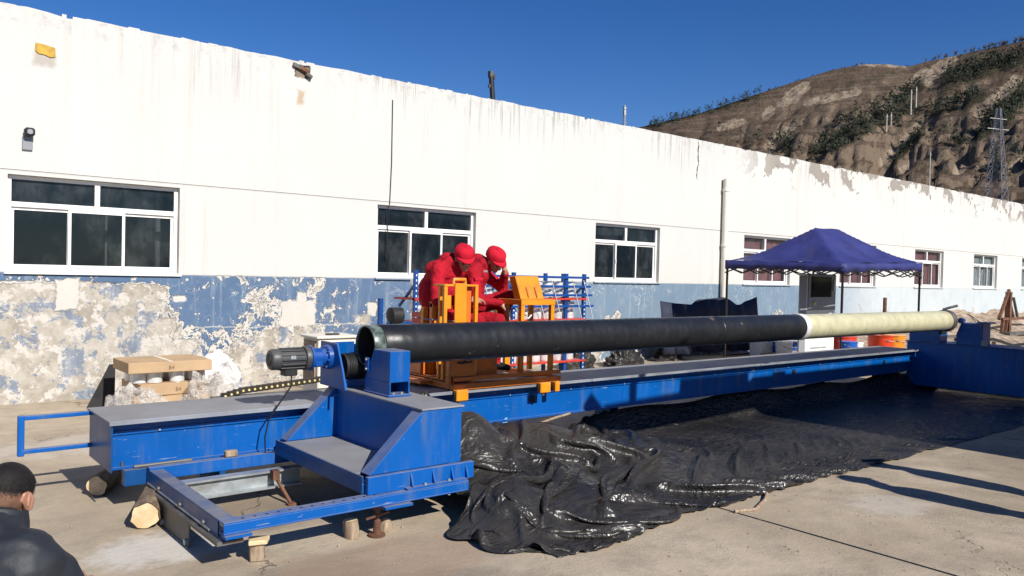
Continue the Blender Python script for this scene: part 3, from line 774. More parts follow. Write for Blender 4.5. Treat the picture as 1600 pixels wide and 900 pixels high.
# terraces
tw = 7.0; q = Hh / tw + 0.6 * fbm(XX * 0.01, YY * 0.01, 3, 5); fr = q - np.floor(q)
Hh += (np.clip((fr - 0.72) / 0.28, 0, 1) - fr) * tw * 0.62 * np.clip(fbm(XX * 0.012, YY * 0.012, 3, 21) * 3 - 0.9, 0, 1) * e
Hh += (fbm(XX * 0.06, YY * 0.06, 4, 31) - 0.5) * 5 * np.clip(e, .0, 1)
Hh -= (1 - np.abs(fbm(XX * 0.035 + YY * 0.02, YY * 0.035 - XX * 0.02, 4, 77) - 0.5) * 2) ** 5 * 3.0 * e
Hh -= np.abs(fbm(XX * 0.022 + 5, YY * 0.022, 5, 41, 0.6) - 0.5) * 15 * e - 2 * e
Hh += (0.5 - np.abs(fbm(XX * 0.07, YY * 0.07, 4, 43, 0.65) - 0.5) * 2) * 3.2 * e
past = np.clip((rt - 1), 0, None)
Hh = np.where(rt > 1, ridge * 430 * (1 + past * 0.05) - past * past * 40, Hh)
Hh = np.maximum(Hh + 1.0, -0.5)
Rm = np.array(RR)
PC = np.stack([XX, YY, Hh - CAMH], -1) @ Rm.T
U = 800 + FPX * PC[..., 0] / np.maximum(PC[..., 2], 1); V = 450 - FPX * PC[..., 1] / np.maximum(PC[..., 2], 1)
cliff = np.zeros_like(Hh); scrub = np.zeros_like(Hh)
def blob(u0, v0, u1, v1, wd):
    du, dv = u1 - u0, v1 - v0; L2 = du * du + dv * dv
    t_ = np.clip(((U - u0) * du + (V - v0) * dv) / L2, 0, 1)
    return np.exp(-(((U - u0 - t_ * du) ** 2 + (V - v0 - t_ * dv) ** 2) / wd ** 2))
for q in ((1222, 160, 1258, 135, 9), (1240, 155, 1250, 142, 7), (1262, 158, 1340, 142, 7), (1195, 180, 1205, 172, 8), (1125, 198, 1160, 190, 6), (1205, 225, 1235, 200, 10), (1215, 212, 1236, 198, 9),
          (1372, 255, 1440, 188, 6), (1385, 165, 1400, 150, 9), (1425, 130, 1445, 112, 8), (1450, 125, 1480, 95, 11), (1462, 108, 1490, 92, 8), (1345, 99, 1410, 102, 5),
          (1530, 175, 1588, 122, 9), (1545, 160, 1585, 130, 8), (1502, 160, 1512, 140, 7), (1585, 255, 1600, 245, 12), (1410, 262, 1425, 250, 6), (1495, 262, 1510, 256, 7)):
    cliff = np.maximum(cliff, blob(*q))
for q in ((1310, 215, 1420, 165, 16), (1270, 238, 1300, 225, 14), (1400, 160, 1440, 135, 8), (1480, 130, 1600, 90, 15), (1560, 190, 1600, 140, 18), (1530, 210, 1555, 190, 14), (1220, 215, 1232, 240, 9), (1000, 200, 1180, 150, 7),
          (1480, 120, 1520, 110, 14), (1505, 165, 1530, 150, 12), (1390, 260, 1440, 210, 6), (1450, 180, 1500, 165, 8)):
    scrub = np.maximum(scrub, blob(*q))
Hh = Hh - cliff * 3.0 * e
nT, nR = Hh.shape
vs = np.stack([XX, YY, Hh], -1).reshape(-1, 3)
idx = np.arange(nT * nR).reshape(nT, nR)
fs = np.stack([idx[:-1, :-1], idx[:-1, 1:], idx[1:, 1:], idx[1:, :-1]], -1).reshape(-1, 4)
me = bpy.data.meshes.new('hill'); me.from_pydata(vs.tolist(), [], fs.tolist())
for nm, ar in (('cliff', cliff), ('scrub', scrub)):
    at = me.attributes.new(nm, 'FLOAT', 'POINT'); at.data.foreach_set('value', ar.reshape(-1).astype(np.float32))
me.materials.append(M['hill']); me.polygons.foreach_set('use_smooth', [True] * len(me.polygons)); me.update()
tag(link(bpy.data.objects.new('hill', me)), 'eroded brown hillside with pale cliffs behind the workshop', None, None, 'structure')
def hill_at(px, py):
    """first point of the hill along the line of sight of that direction"""
    d = ray(px, py); dz = d.z / math.hypot(d.x, d.y); az = math.atan2(d.x, d.y)
    i = int(round((az - th[0]) / (th[1] - th[0])))
    if not 0 <= i < nT: return None
    el = (Hh[i] - CAMH) / rr
    k = np.argmax(el >= dz)
    if el[k] < dz: return None
    return Vector((rr[k] * math.sin(az), rr[k] * math.cos(az), Hh[i][k]))
# woodland on the hill: clumps of leaf-sized faces, one mass
random.seed(21)
tv = []; tf = []
def clump(p, hgt, wid, n):
    for _ in range(n):
        t_ = random.random() ** 0.8; a_ = random.uniform(0, 6.283); r_ = wid * (1 - t_ * 0.75) * math.sqrt(random.random())
        c = Vector((p.x + r_ * math.cos(a_), p.y + r_ * math.sin(a_), p.z + hgt * (0.05 + 0.95 * t_)))
        s_ = random.uniform(0.35, 0.8) * wid * 0.55
        b0 = len(tv)
        for _k in range(3): tv.append(tuple(c + Vector((random.uniform(-1, 1), random.uniform(-1, 1), random.uniform(-1, 1))) * s_))
        tf.append((b0, b0 + 1, b0 + 2))
zones = [((1310, 215, 1420, 168), 17, 130), ((1275, 240, 1310, 222), 12, 40), ((1400, 160, 1440, 138), 7, 25), ((1485, 126, 1600, 92), 12, 130), ((1560, 195, 1598, 145), 15, 60), ((1535, 215, 1555, 190), 12, 40),
         ((1395, 258, 1440, 212), 5, 20), ((1450, 180, 1500, 165), 8, 24), ((1505, 165, 1525, 150), 9, 24), ((1440, 215, 1600, 280), 25, 45), ((1222, 216, 1232, 238), 5, 22), ((1100, 215, 1300, 235), 20, 25)]
for (u0, v0, u1, v1), wd, n in zones:
    for _ in range(n):
        t_ = random.random()
        p = hill_at(u0 + (u1 - u0) * t_ + random.gauss(0, wd * 0.7), v0 + (v1 - v0) * t_ + random.gauss(0, wd * 0.55))
        if p: clump(p, random.uniform(2.5, 6.5), random.uniform(1.0, 2.0), 34)
for _ in range(150):      # trees along the left skyline
    u = random.uniform(1010, 1190); p = hill_at(u, np.interp(u, [1000, 1100, 1180], [196, 172, 145]) + 3 + abs(random.gauss(0, 5)))
    if p: clump(p, random.uniform(1.5, 4.5), random.uniform(0.8, 1.6), 24)
me = bpy.data.meshes.new('hill_woodland'); me.from_pydata(tv, [], tf); me.materials.append(M['leaf']); me.update()
tag(link(bpy.data.objects.new('hill_woodland', me)), 'dark conifers and scrub scattered over the hillside', 'woodland', None, 'stuff')
# bare trees on the right skyline
tv = []; tf = []
for _ in range(70):
    u = random.choice([random.uniform(1430, 1600), random.uniform(1195, 1425)]) if random.random() < 0.8 else random.uniform(1560, 1600)
    v = np.interp(u, [1180, 1250, 1350, 1420, 1480, 1540, 1600], [145, 122, 97, 101, 90, 75, 62]) + 4
    p = hill_at(u, v)
    if not p: continue
    hh = random.uniform(1.2, 3.6) if u > 1430 else random.uniform(0.6, 1.4)
    for k in range(16):
        a_ = random.uniform(0, 6.28); q0 = p + Vector((0, 0, hh * random.uniform(0.1, 0.5))); q1 = p + Vector((math.cos(a_) * hh * 0.45, math.sin(a_) * hh * 0.45, hh * random.uniform(0.6, 1.1)))
        b0 = len(tv); s_ = Vector((0.07, -0.07, 0)); tv += [tuple(q0 - s_), tuple(q0 + s_), tuple(q1)]; tf.append((b0, b0 + 1, b0 + 2))
me = bpy.data.meshes.new('skyline_trees'); me.from_pydata(tv, [], tf); me.materials.append(M['twig']); me.update()
tag(link(bpy.data.objects.new('skyline_trees', me)), 'tiny bare trees along the crest of the hill', 'trees', None, 'stuff')
# lattice pylon
def lattice(root, base, hgt, wb, wt, nseg, mat, rad):
    def cn(t_): wd = wb + (wt - wb) * t_; return [base + Vector((sx * wd / 2, sy * wd / 2, hgt * t_)) for sx, sy in ((-1, -1), (1, -1), (1, 1), (-1, 1))]
    for k in range(4):
        b = MB(); b.bar(cn(0)[k], cn(1)[k], rad, rad); b.build('leg', mat, root)
    b = MB()
    for i in range(nseg):
        A, B = cn(i / nseg), cn((i + 1) / nseg)
        for k in range(4):
            b.bar(A[k], B[(k + 1) % 4], rad * 0.6, rad * 0.6); b.bar(A[(k + 1) % 4], B[k], rad * 0.6, rad * 0.6); b.bar(B[k], B[(k + 1) % 4], rad * 0.6, rad * 0.6)
    b.build('bracing', mat, root)
d = ray(1556, 300); hd = Vector((d.x, d.y, 0)).normalized(); D = 190.0
zb = CAMH + 0.094 * D; zt = CAMH + 0.1876 * D
pb = hd * D; pb.z = zb - 3
t = thing('lattice_pylon', pb, 'tall grey steel lattice pylon on the hillside at right', 'pylon')
lattice(t, pb, zt - zb + 3, 3.8, 0.7, 9, M['grey'], 0.10)
b = MB()
for zz, L in ((0.80, 2.6), (0.9, 2.0)):
    c = pb + Vector((0, 0, (zt - zb + 3) * zz)); b.bar(c - Vector((L, -L * 0.4, 0)), c + Vector((L, -L * 0.4, 0)), 0.12, 0.12)
b.build('cross_arm', M['pole'], t)
# pale poles standing on the hill
for (u, v0, v1, rad, lb) in ((1385, 207, 178, 0.22, 'leftmost pale pole of the lower pair on the hillside'), (1392, 203, 176, 0.22, 'right pale pole of the lower pair on the hillside'), (1423, 180, 140, 0.24, 'left pale pole of the upper pair on the hillside'),
                             (1431, 172, 136, 0.24, 'right pale pole of the upper pair on the hillside'), (1452, 295, 237, 0.2, 'single pale pole rising just behind the white parapet at right')):
    p = hill_at(u, v0) if u != 1452 else None
    if p is None:
        d = ray(u, v0); p = O_ = Vector((d.x, d.y, 0)).normalized() * 110; p.z = CAMH + d.z / math.hypot(d.x, d.y) * 110
    dist = math.hypot(p.x, p.y); d1 = ray(u, v1); zt = CAMH + d1.z / math.hypot(d1.x, d1.y) * dist
    sc = dist / 420
    t = thing('utility_pole', p, lb, 'pole', 'pale poles on the hillside')
    b = MB(); b.tube([(p.x, p.y, p.z - 2.5), (p.x, p.y, zt)], [rad * sc * 1.7, rad * sc], 8); b.build('shaft', M['pole'], t)
    b = MB(); b.box(p.x - 0.8 * sc, p.x + 0.8 * sc, p.y - 0.12 * sc, p.y + 0.12 * sc, zt - 1.4 * sc, zt - 1.15 * sc); b.build('cross_arm', M['pole'], t)
# radio mast on the left end of the ridge
p = hill_at(975, 198)
if p is None: p = hill_at(975, 205)
if p is None:
    d = ray(975, 200); p = Vector((d.x, d.y, 0)).normalized() * 430; p.z = CAMH + 430 * d.z / math.hypot(d.x, d.y)
dist = math.hypot(p.x, p.y); d1 = ray(975, 164); zt = CAMH + d1.z / math.hypot(d1.x, d1.y) * dist
p = p - Vector((0, 0, 3))
t = thing('radio_mast', p, 'thin pale radio mast on the skyline left of the hill', 'mast')
lattice(t, p, zt - p.z, 1.6, 0.5, 9, M['pole'], 0.14)
b = MB()
for zz, s_ in ((zt - 1.5, 1), (zt - 3.2, -1), (zt - 4.5, 1)): b.box(p.x - 0.7, p.x + 0.7, p.y - 0.5, p.y + 0.5, zz - 0.7, zz + 0.5)
b.build('antenna', M['pole'], t)
# grey-roofed shed beyond the far end of the wall
t = thing('far_shed', (75, 28, 0), 'grey roofed shed showing above the far end of the white wall', 'shed')
b = MB(); b.box(66, 96, 24.6, 33, 0, 7.6); b.build('wall', M['grey'], t)
b = MB(); b.box(65.4, 96.6, 24.0, 33.6, 7.7, 8.0); b.build('roof', M['roofing'], t)
b = MB()
for k in range(60): b.cyl((65.6 + 0.5 * k, 23.9, 8.05), (65.6 + 0.5 * k, 33.7, 8.05), 0.12, n=6)
tag(b.build('roof_rib', M['steel_dark'], t), None, None, None, 'stuff')
# ================================================================== WINDING MACHINE
PY, PZ, PR = 5.44, 1.128, 0.157     # pipe axis and radius
BX0, BX1 = 1.37, 13.31
bed = thing('machine_bed', (7, 6.2, 0), 'long blue machine bed with grey top running under the pipe', 'machine bed')
b = MB(); b.box(BX0 + 0.01, BX1, 5.985, 6.50, 0.287, 0.612); b.build('body', M['blue'], bed, bevel=0.004)
x = BX0
segs = [(BX0 - 0.02, 2.98), (2.986, 5.9), (5.906, 8.9), (8.906, 11.6), (11.606, BX1)]
for k, (xa, xb) in enumerate(segs):
    b = MB(); b.box(xa, xb, 5.862, 6.53, 0.626, 0.640); b.box(xa, xb, 5.862, 5.874, 0.610, 0.626); b.build('top_cover', M['bedtop'], bed, bevel=0.002)
b = MB(); b.box(BX0 + 0.012, BX1, 5.970, 5.984, 0.525, 0.55); b.box(BX0 + 0.012, BX1, 5.965, 5.984, 0.287, 0.302); b.build('ledge', M['blue'], bed)
b = MB(); b.box(BX0 - 0.004, BX0 + 0.008, 5.885, 6.52, 0.285, 0.622); b.build('end_plate', M['blue_old'], bed, bevel=0.003)
b = MB(); b.box(BX0 + 0.09, BX0 + 0.36, 5.905, 5.983, 0.18, 0.285); b.box(BX0 + 0.36, BX0 + 0.6, 5.905, 5.983, 0.235, 0.285); b.build('foot_bracket', M['blue_old'], bed)
b = MB(); b.cyl((BX0 + 0.16, 5.955, 0.297), (BX0 + 0.55, 5.955, 0.297), 0.012, n=8); b.cyl((BX0 + 0.09, 5.975, 0.29), (BX0 + 0.09, 5.975, 0.335), 0.009, n=8); b.build('hinge_rod', M['steel_dark'], bed)
for fx in (2.2, 4.4, 6.6, 8.8, 11.0, 13.0):
    b = MB(); b.box(fx - 0.06, fx + 0.06, 6.2, 6.44, 0.0, 0.286); b.build('foot', M['blue_old'], bed)
b = MB()   # loop bracket at the left end
Yl = 6.48
b.box(0.925, 1.366, Yl - 0.02, Yl + 0.02, 0.595, 0.625); b.box(0.925, 1.366, Yl - 0.02, Yl + 0.02, 0.36, 0.39); b.box(0.905, 0.945, Yl - 0.022, Yl + 0.022, 0.345, 0.628)
b.build('loop_bracket', M['blue'], bed, bevel=0.004)
for bx in (5.2, 9.86, 12.4):
    b = MB(); b.cyl((bx, 5.975, 0.47), (bx, 5.984, 0.47), 0.035, n=14); b.build('lifting_hole', M['dark'], bed)
for k in range(14):
    bx = 1.7 + k * 0.8
    b = MB(); b.cyl((bx, 5.962, 0.537), (bx, 5.970, 0.537), 0.008, n=8); b.build('bolt', M['steel'], bed)

# ---- base frame in front of the bed
fr = thing('base_frame', (2.2, 5.1, 0), 'blue open rectangular base frame lying low in front of the bed', 'frame')
b = MB()   # front rail as a channel
b.box(1.6, 3.27, 4.40, 4.49, 0.276, 0.286); b.box(1.6, 3.27, 4.40, 4.409, 0.226, 0.276); b.box(1.6, 3.27, 4.40, 4.47, 0.217, 0.226)
b.build('front_rail', M['blue'], fr, bevel=0.002)
for k in range(13):
    q = MB(); q.cyl((1.72 + k * 0.07, 4.44, 0.2855), (1.72 + k * 0.07, 4.44, 0.2875), 0.009, n=8); q.build('hole', M['dark'], fr)
b = MB(); b.box(1.6, 1.69, 4.495, 5.9, 0.276, 0.286); b.box(1.6, 1.609, 4.495, 5.9, 0.19, 0.276); b.build('side_rail', M['blue_old'], fr, bevel=0.002)
b = MB(); b.box(1.592, 1.6, 4.62, 5.86, 0.19, 0.2); b.build('weld_strip', M['steel'], fr)
for yy in (4.72, 5.15, 5.6):
    q = MB(); q.cyl((1.586, yy, 0.215), (1.6, yy, 0.215), 0.014, n=8); q.build('bolt', M['steel_dark'], fr)
b = MB(); b.box(1.6, 2.62, 5.84, 5.90, 0.290, 0.302); b.box(1.6, 2.62, 5.832, 5.84, 0.215, 0.302); b.build('rear_rail', M['blue'], fr, bevel=0.002)
b = MB(); b.box(1.57, 1.72, 4.42, 5.72, 0.155, 0.178); b.build('lower_plate', M['steel_dark'], fr, bevel=0.002)
b = MB(); b.box(1.60, 1.68, 4.43, 5.7, 0.178, 0.19); b.build('packing', M['blue_old'], fr)
b = MB(); b.box(1.588, 1.598, 4.95, 5.5, 0.0, 0.155); b.build('support_plate', M['steel_dark'], fr)
for yy in (4.98, 5.46):
    q = MB(); q.cyl((1.57, yy, 0.03), (1.60, yy, 0.03), 0.02, n=8); q.build('bolt', M['steel'], fr)
b = MB()   # galvanised cross member
b.box(1.74, 2.64, 5.66, 5.75, 0.196, 0.21); b.box(1.74, 2.64, 5.70, 5.71, 0.095, 0.196); b.box(1.74, 2.64, 5.64, 5.75, 0.083, 0.095)
b.build('cross_member', M['steel'], fr)
b = MB(); b.box(2.56, 2.66, 5.78, 5.86, 0.30, 0.39); b.build('end_block', M['blue'], fr, bevel=0.004)
b = MB(); b.cyl((2.60, 5.77, 0.33), (2.60, 5.785, 0.33), 0.022, n=12); b.build('bolt', M['steel'], fr)
b = MB(); b.box(2.6, 2.8, 4.36, 4.46, 0.200, 0.216); b.build('foot_lug', M['blue'], fr)
b = MB(); b.box(1.60, 1.75, 4.37, 4.44, 0.2, 0.216); b.build('foot_lug', M['blue'], fr)

# ---- headstock
hs = thing('headstock', (3, 5.1, 0.28), 'blue headstock box with sloping cheeks carrying the left pipe end', 'headstock')
HT = 0.79
b = MB(); b.box(2.50, 3.34, 4.49, 5.83, 0.288, 0.352); b.box(2.50, 2.512, 4.49, 5.83, 0.352, 0.40); b.build('base', M['blue_old'], hs, bevel=0.003)
b = MB(); b.box(2.513, 2.95, 4.60, 5.72, 0.386, 0.398); b.build('shelf', M['bedtop'], hs)
b = MB(); b.box(2.95, 3.24, 4.60, 5.72, 0.355, HT - 0.014); b.build('body', M['blue'], hs)
b = MB(); b.box(2.925, 3.27, 4.47, 5.86, HT - 0.012, HT); b.build('top_plate', M['bedtop'], hs, bevel=0.002)
for ya, yb in ((4.48, 4.598), (5.722, 5.84)):
    c = MB(); c.prism([(2.545, 0.40), (2.94, HT - 0.013), (3.255, HT - 0.013), (3.255, 0.40)], 'y', ya, yb); c.build('cheek', M['blue'], hs, bevel=0.003)
b = MB(); b.box(2.515, 3.34, 4.44, 4.478, 0.287, 0.40); b.build('foot_flange', M['blue'], hs, bevel=0.003)
b = MB(); b.box(2.78, 3.26, 4.40, 4.44, 0.2875, 0.30); b.build('foot_strip', M['blue'], hs)
for gx in (2.83, 3.0, 3.15, 3.27):
    q = MB(); q.prism([(4.405, 0.302), (4.438, 0.302), (4.438, 0.385)], 'x', gx - 0.006, gx + 0.006); q.build('gusset', M['blue'], hs)
for gx in (2.93, 3.12):
    q = MB(); q.cyl((gx, 4.42, 0.205), (gx, 4.42, 0.312), 0.011, n=8); q.build('bolt', M['steel'], hs)
# front roller block with a cut-out
bx0, bx1, by0, by1 = 2.99, 3.16, 5.0, 5.36
bk = MB(); zt = 1.12
bk.prism([(by0, 0.895), (by0, zt), (5.235, zt), (5.295, 1.0), (by1, 0.895)], 'x', bx0, bx1); bk.box(bx0, bx0 + 0.012, by0, by1, HT + 0.002, 0.895); bk.box(bx1 - 0.012, bx1, by0, by1, HT + 0.002, 0.895); bk.box(bx0 + 0.012, bx1 - 0.012, by1 - 0.012, by1, HT + 0.002, 0.895)
bk.box(bx0 - 0.01, bx1 + 0.01, by0 - 0.006, by1, HT + 0.001, HT + 0.016)
bko = bk.build('roller_block', M['blue'], hs, bevel=0.003)
b = MB(); b.box(bx0 - 0.014, bx0 - 0.001, by1 - 0.07, by1 - 0.02, 0.95, 1.05); b.build('roller_bearing', M['gear_blue'], bko, bevel=0.004)
for zz in (0.965, 1.035):
    q = MB(); q.cyl((bx0 - 0.024, by1 - 0.045, zz), (bx0 - 0.014, by1 - 0.045, zz), 0.008, n=8); q.build('bolt', M['steel'], bko)
for xx in (bx0 + 0.05, bx1 - 0.05):
    q = MB(); q.cyl((xx, by0 + 0.03, HT + 0.016), (xx, by0 + 0.03, HT + 0.03), 0.012, n=8); q.build('bolt', M['steel'], bko)
# rear block: slanted gear plate, drive roller
gp = MB(); gp.prism([(5.87, HT + 0.002), (5.45, HT + 0.002), (5.50, 0.93), (5.60, 1.135), (5.87, 1.135)], 'x', 2.875, 2.892); gpo = gp.build('gear_plate', M['blue'], hs, bevel=0.002)
b = MB(); b.box(2.893, 3.2, 5.60, 5.865, HT + 0.002, 0.85); b.box(3.16, 3.18, 5.60, 5.865, 0.85, 1.1); b.box(2.893, 3.16, 5.85, 5.865, 0.85, 1.12); b.build('rear_block', M['blue'], hs)
b = MB(); prof = [(0.03, 0.0), (0.098, 0.004)]
for k in range(10): prof += [(0.098, 0.02 + k * 0.014), (0.091, 0.024 + k * 0.014), (0.091, 0.03 + k * 0.014), (0.098, 0.033 + k * 0.014)]
prof += [(0.098, 0.2), (0.03, 0.205)]
b.lathe(prof, (2.93, PY + 0.185, 0.955), 'x', 26); b.build('drive_roller', M['dark'], hs, 50)
b = MB(); b.lathe([(0.03, 0.0), (0.09, 0.004), (0.09, 0.2), (0.03, 0.205)], (3.03, PY - 0.185, 0.955), 'x', 22); b.build('idle_roller', M['dark'], hs, 50)
MYc, MZ = 5.725, 1.02
b = MB(); b.lathe([(0.0, 2.70), (0.098, 2.702), (0.098, 2.722), (0.074, 2.726), (0.074, 2.80), (0.066, 2.806), (0.066, 2.835), (0.092, 2.84), (0.096, 2.873), (0.0, 2.875)], (0, MYc, MZ), 'x', 26)
for k in range(8):
    a_ = k * math.pi / 4 + 0.2
    b.cyl((2.826, MYc + 0.084 * math.cos(a_), MZ + 0.084 * math.sin(a_)), (2.84, MYc + 0.084 * math.cos(a_), MZ + 0.084 * math.sin(a_)), 0.008, n=6)
for k in range(4):
    a_ = k * math.pi / 2 + 0.6; c, s_ = math.cos(a_), math.sin(a_)
    b.box(2.73, 2.79, MYc + 0.07 * c - 0.018, MYc + 0.07 * c + 0.018, MZ + 0.07 * s_ - 0.018, MZ + 0.07 * s_ + 0.018)
b.build('gearbox', M['gear_blue'], hs, 35)
mt = MB(); mt.lathe([(0.0, 2.392), (0.05, 2.392), (0.07, 2.398), (0.079, 2.415), (0.079, 2.46), (0.074, 2.464), (0.074, 2.655), (0.09, 2.66), (0.094, 2.668), (0.094, 2.699), (0, 2.7)], (0, MYc, MZ), 'x', 28)
for k in range(14):
    a_ = k * 2 * math.pi / 14; c, s_ = math.cos(a_), math.sin(a_)
    mt.bar((2.468, MYc + 0.077 * c, MZ + 0.077 * s_), (2.652, MYc + 0.077 * c, MZ + 0.077 * s_), 0.006, 0.018, up=(0, c, s_))
mo = mt.build('motor', M['motor'], hs, 35)
b = MB(); b.lathe([(0.018, 2.386), (0.045, 2.387), (0.045, 2.3915)], (0, MYc, MZ), 'x', 16); b.build('fan_grille', M['dark'], mo)
b = MB(); b.box(2.50, 2.60, MYc - 0.045, MYc + 0.045, MZ - 0.125, MZ - 0.068); b.build('terminal_box', M['dark'], mo, bevel=0.006)
b = MB(); b.box(2.53, 2.57, MYc - 0.079, MYc - 0.073, MZ + 0.005, MZ + 0.03); b.build('rating_plate', M['steel'], mo)
b = MB(); b.tube([(2.56, 5.70, 0.9), (2.555, 5.69, 0.82), (2.50, 5.75, 0.70), (2.44, 5.82, 0.56), (2.42, 5.84, 0.42), (2.43, 5.85, 0.30), (2.52, 5.82, 0.312), (2.6, 5.76, 0.31)], 0.006, 6)
tag(b.build('motor_cable', M['cable']), 'black cable hanging from the grey motor to the base frame', 'cable')

# ---- pipe
pp = thing('wound_pipe', (8.3, PY, PZ - PR), 'long pipe, black along most of its length and cream at the far end', 'pipe')
def ringpipe(xa, xb, r, ri, n=48, sub=1):
    b = MB(); prof = []
    xsn = max(2, int((xb - xa) * sub) + 1)
    return b, [(r, xa + (xb - xa) * k / (xsn - 1)) for k in range(xsn)]
def tube_part(name, xa, xb, r, ri, mat, n=48):
    b = MB(); k = max(1, int((xb - xa) / 0.25))
    prof = [(ri, xa), (r - 0.003, xa), (r, xa + 0.004)] + [(r + (random.uniform(-1, 1) * 0.0006 if 0 < i < k else 0), xa + 0.004 + (xb - xa - 0.008) * i / k) for i in range(1, k)] + [(r, xb - 0.004), (r - 0.003, xb), (ri, xb)]
    prof = [(q[0], q[1]) for q in prof]
    vs0 = len(b.v)
    b.lathe(prof + [(ri, xa)], (0, PY, PZ), 'x', n)
    b.f = b.f[:-2]; b.mi = b.mi[:-2]
    return b.build(name, mat, pp, 40)
XJ = 8.98
tube_part('bore_shade', 3.045, 4.6, PR - 0.0165, PR - 0.02, M['dark'])  # dark tube added so the bore reads as shaded
tube_part('bare_end', 3.03, 3.13, PR - 0.004, PR - 0.016, M['pipe_end'])
tube_part('black_section', 3.13, XJ, PR, PR - 0.016, M['pipe_black'])
tube_part('tape_band', XJ, XJ + 0.11, PR + 0.006, PR - 0.016, M['pipe_tape'])
tube_part('cream_section', XJ + 0.11, 13.16, PR - 0.002, PR - 0.016, M['pipe_green'])
tube_part('end_ring', 13.16, 13.28, PR + 0.012, PR - 0.03, M['steel_dark'])
for k, xx in enumerate((7.35, 7.36)):
    q = MB(); q.lathe([(PR + 0.0005, xx - 0.004), (PR + 0.003, xx), (PR + 0.0005, xx + 0.004)], (0, PY, PZ), 'x', 48); q.f = q.f[:-2]; q.mi = q.mi[:-2]
    if k == 0: q.build('seam', M['pipe_black'], pp, 60)

# ---- tailstock
TX = 13.32
ts = thing('tailstock', (13.9, 5.0, 0), 'dark blue tailstock box holding the cream end of the pipe', 'tailstock')
b = MB(); b.box(TX, TX + 0.6, 3.5, 6.06, 0.06, 0.755); b.build('body', M['blue'], ts, bevel=0.006)
b = MB(); b.box(TX - 0.02, TX + 0.62, 3.48, 6.08, 0.757, 0.77); b.build('top_plate', M['blue'], ts)
b = MB(); b.box(TX, TX + 0.3, 5.56, 6.03, 0.772, 0.965); b.build('rear_roller_block', M['blue'], ts, bevel=0.006)
b = MB(); b.prism([(5.31, 0.772), (5.31, 0.93), (5.24, 1.11), (4.93, 1.11), (4.93, 0.772)], 'x', TX, TX + 0.3); b.build('front_roller_block', M['blue'], ts, bevel=0.006)
b = MB(); b.cyl((TX - 0.03, 5.24, 1.14), (TX + 0.05, 5.24, 1.14), 0.045, n=16); b.build('roller', M['gear_blue'], ts, 40)
b = MB(); b.box(TX - 0.04, TX + 0.2, 4.82, 5.0, 1.112, 1.135); b.box(TX - 0.03, TX - 0.001, 4.94, 5.0, 1.07, 1.112); b.build('bracket', M['gear_blue'], ts)
b = MB(); b.box(TX - 0.03, TX - 0.001, 4.84, 4.94, 0.772, 0.86); b.build('junction_box', M['grey'], ts, bevel=0.006)
b = MB(); b.lathe([(0.03, 0), (0.09, 0.004), (0.09, 0.2), (0.03, 0.204)], (TX + 0.02, PY + 0.19, 0.95), 'x', 20); b.build('roller', M['dark'], ts, 40)
b = MB(); b.tube([(13.4, 5.55, 1.295), (13.48, 5.48, 1.33), (13.6, 5.42, 1.36)], 0.02, 8); b.build('clamp_arm', M['dark'], ts)
b = MB(); b.box(TX - 0.06, TX - 0.001, 5.9, 6.0, 0.52, 0.60); b.build('cable_gland', M['gear_blue'], ts)

# ---- carriage on the bed
ca = thing('winding_carriage', (4.7, 6.3, 0.64), 'orange winding carriage with a tall guard and a console on the bed', 'carriage')
CX0, CX1, CY0, CY1 = 4.15, 5.45, 5.95, 6.86
b = MB()
b.box(CX0, CX1, 5.845, 5.905, 0.645, 0.70); b.box(CX0, CX1, CY1 - 0.06, CY1, 0.66, 0.715)
b.box(CX0, CX0 + 0.06, 5.905, CY1 - 0.06, 0.65, 0.705); b.box(CX1 - 0.06, CX1, 5.905, CY1 - 0.06, 0.65, 0.705); b.box(CX0, CX1, 5.85, 5.90, 0.725, 0.76)
b.build('base_frame', M['orange2'], ca, bevel=0.003)
b = MB(); b.box(CX0 + 0.01, CX0 + 0.72, CY0 + 0.01, CY1 - 0.01, 0.716, 0.728); b.build('deck', M['orange2'], ca)
b = MB(); b.box(CX0 - 0.12, CX0 - 0.002, CY0 + 0.25, CY1, 0.67, 0.70); b.build('side_step', M['orange2'], ca)
for gx in (4.15, 5.14, 5.33):
    b = MB(); b.box(gx, gx + (0.13 if gx < 5.2 else 0.06), 5.79, 5.842, 0.555, 0.655); b.box(gx + 0.01, gx + 0.05, 5.842, 5.86, 0.60, 0.645); b.build('rail_clamp', M['orange'], ca, bevel=0.008)
for gx in (4.2, 5.2):
    b = MB(); b.cyl((gx, 5.83, 0.53), (gx, 5.83, 0.555), 0.016, n=8); b.build('clamp_bolt', M['steel_dark'], ca)
# tall guard at the front left
for gx, gy in ((4.11, 5.96), (4.455, 5.96), (4.16, 6.10), (4.455, 6.10)):
    b = MB(); b.box(gx, gx + 0.035, gy, gy + 0.035, 0.73, 1.57); b.build('guard_post', M['orange'], ca, bevel=0.003)
b = MB(); b.box(4.11, 4.49, 5.96, 6.135, 1.571, 1.59); b.build('guard_top', M['orange'], ca, bevel=0.003)
b = MB(); b.box(4.215, 4.345, 5.942, 5.958, 0.97, 1.60); b.build('front_panel', M['orange'], ca, bevel=0.003)
b = MB(); b.box(4.40, 4.45, 6.02, 6.098, 0.73, 1.56); b.build('rear_panel', M['orange2'], ca)
b = MB(); b.box(4.15, 4.205, 5.99, 6.03, 1.37, 1.49); b.build('switch_box', M['orange'], ca)
b = MB(); b.tube([(4.22, 5.98, 1.592), (4.22, 5.98, 1.635), (4.35, 5.98, 1.635), (4.35, 5.98, 1.592)], 0.016, 8); b.build('handle', M['orange'], ca, True)
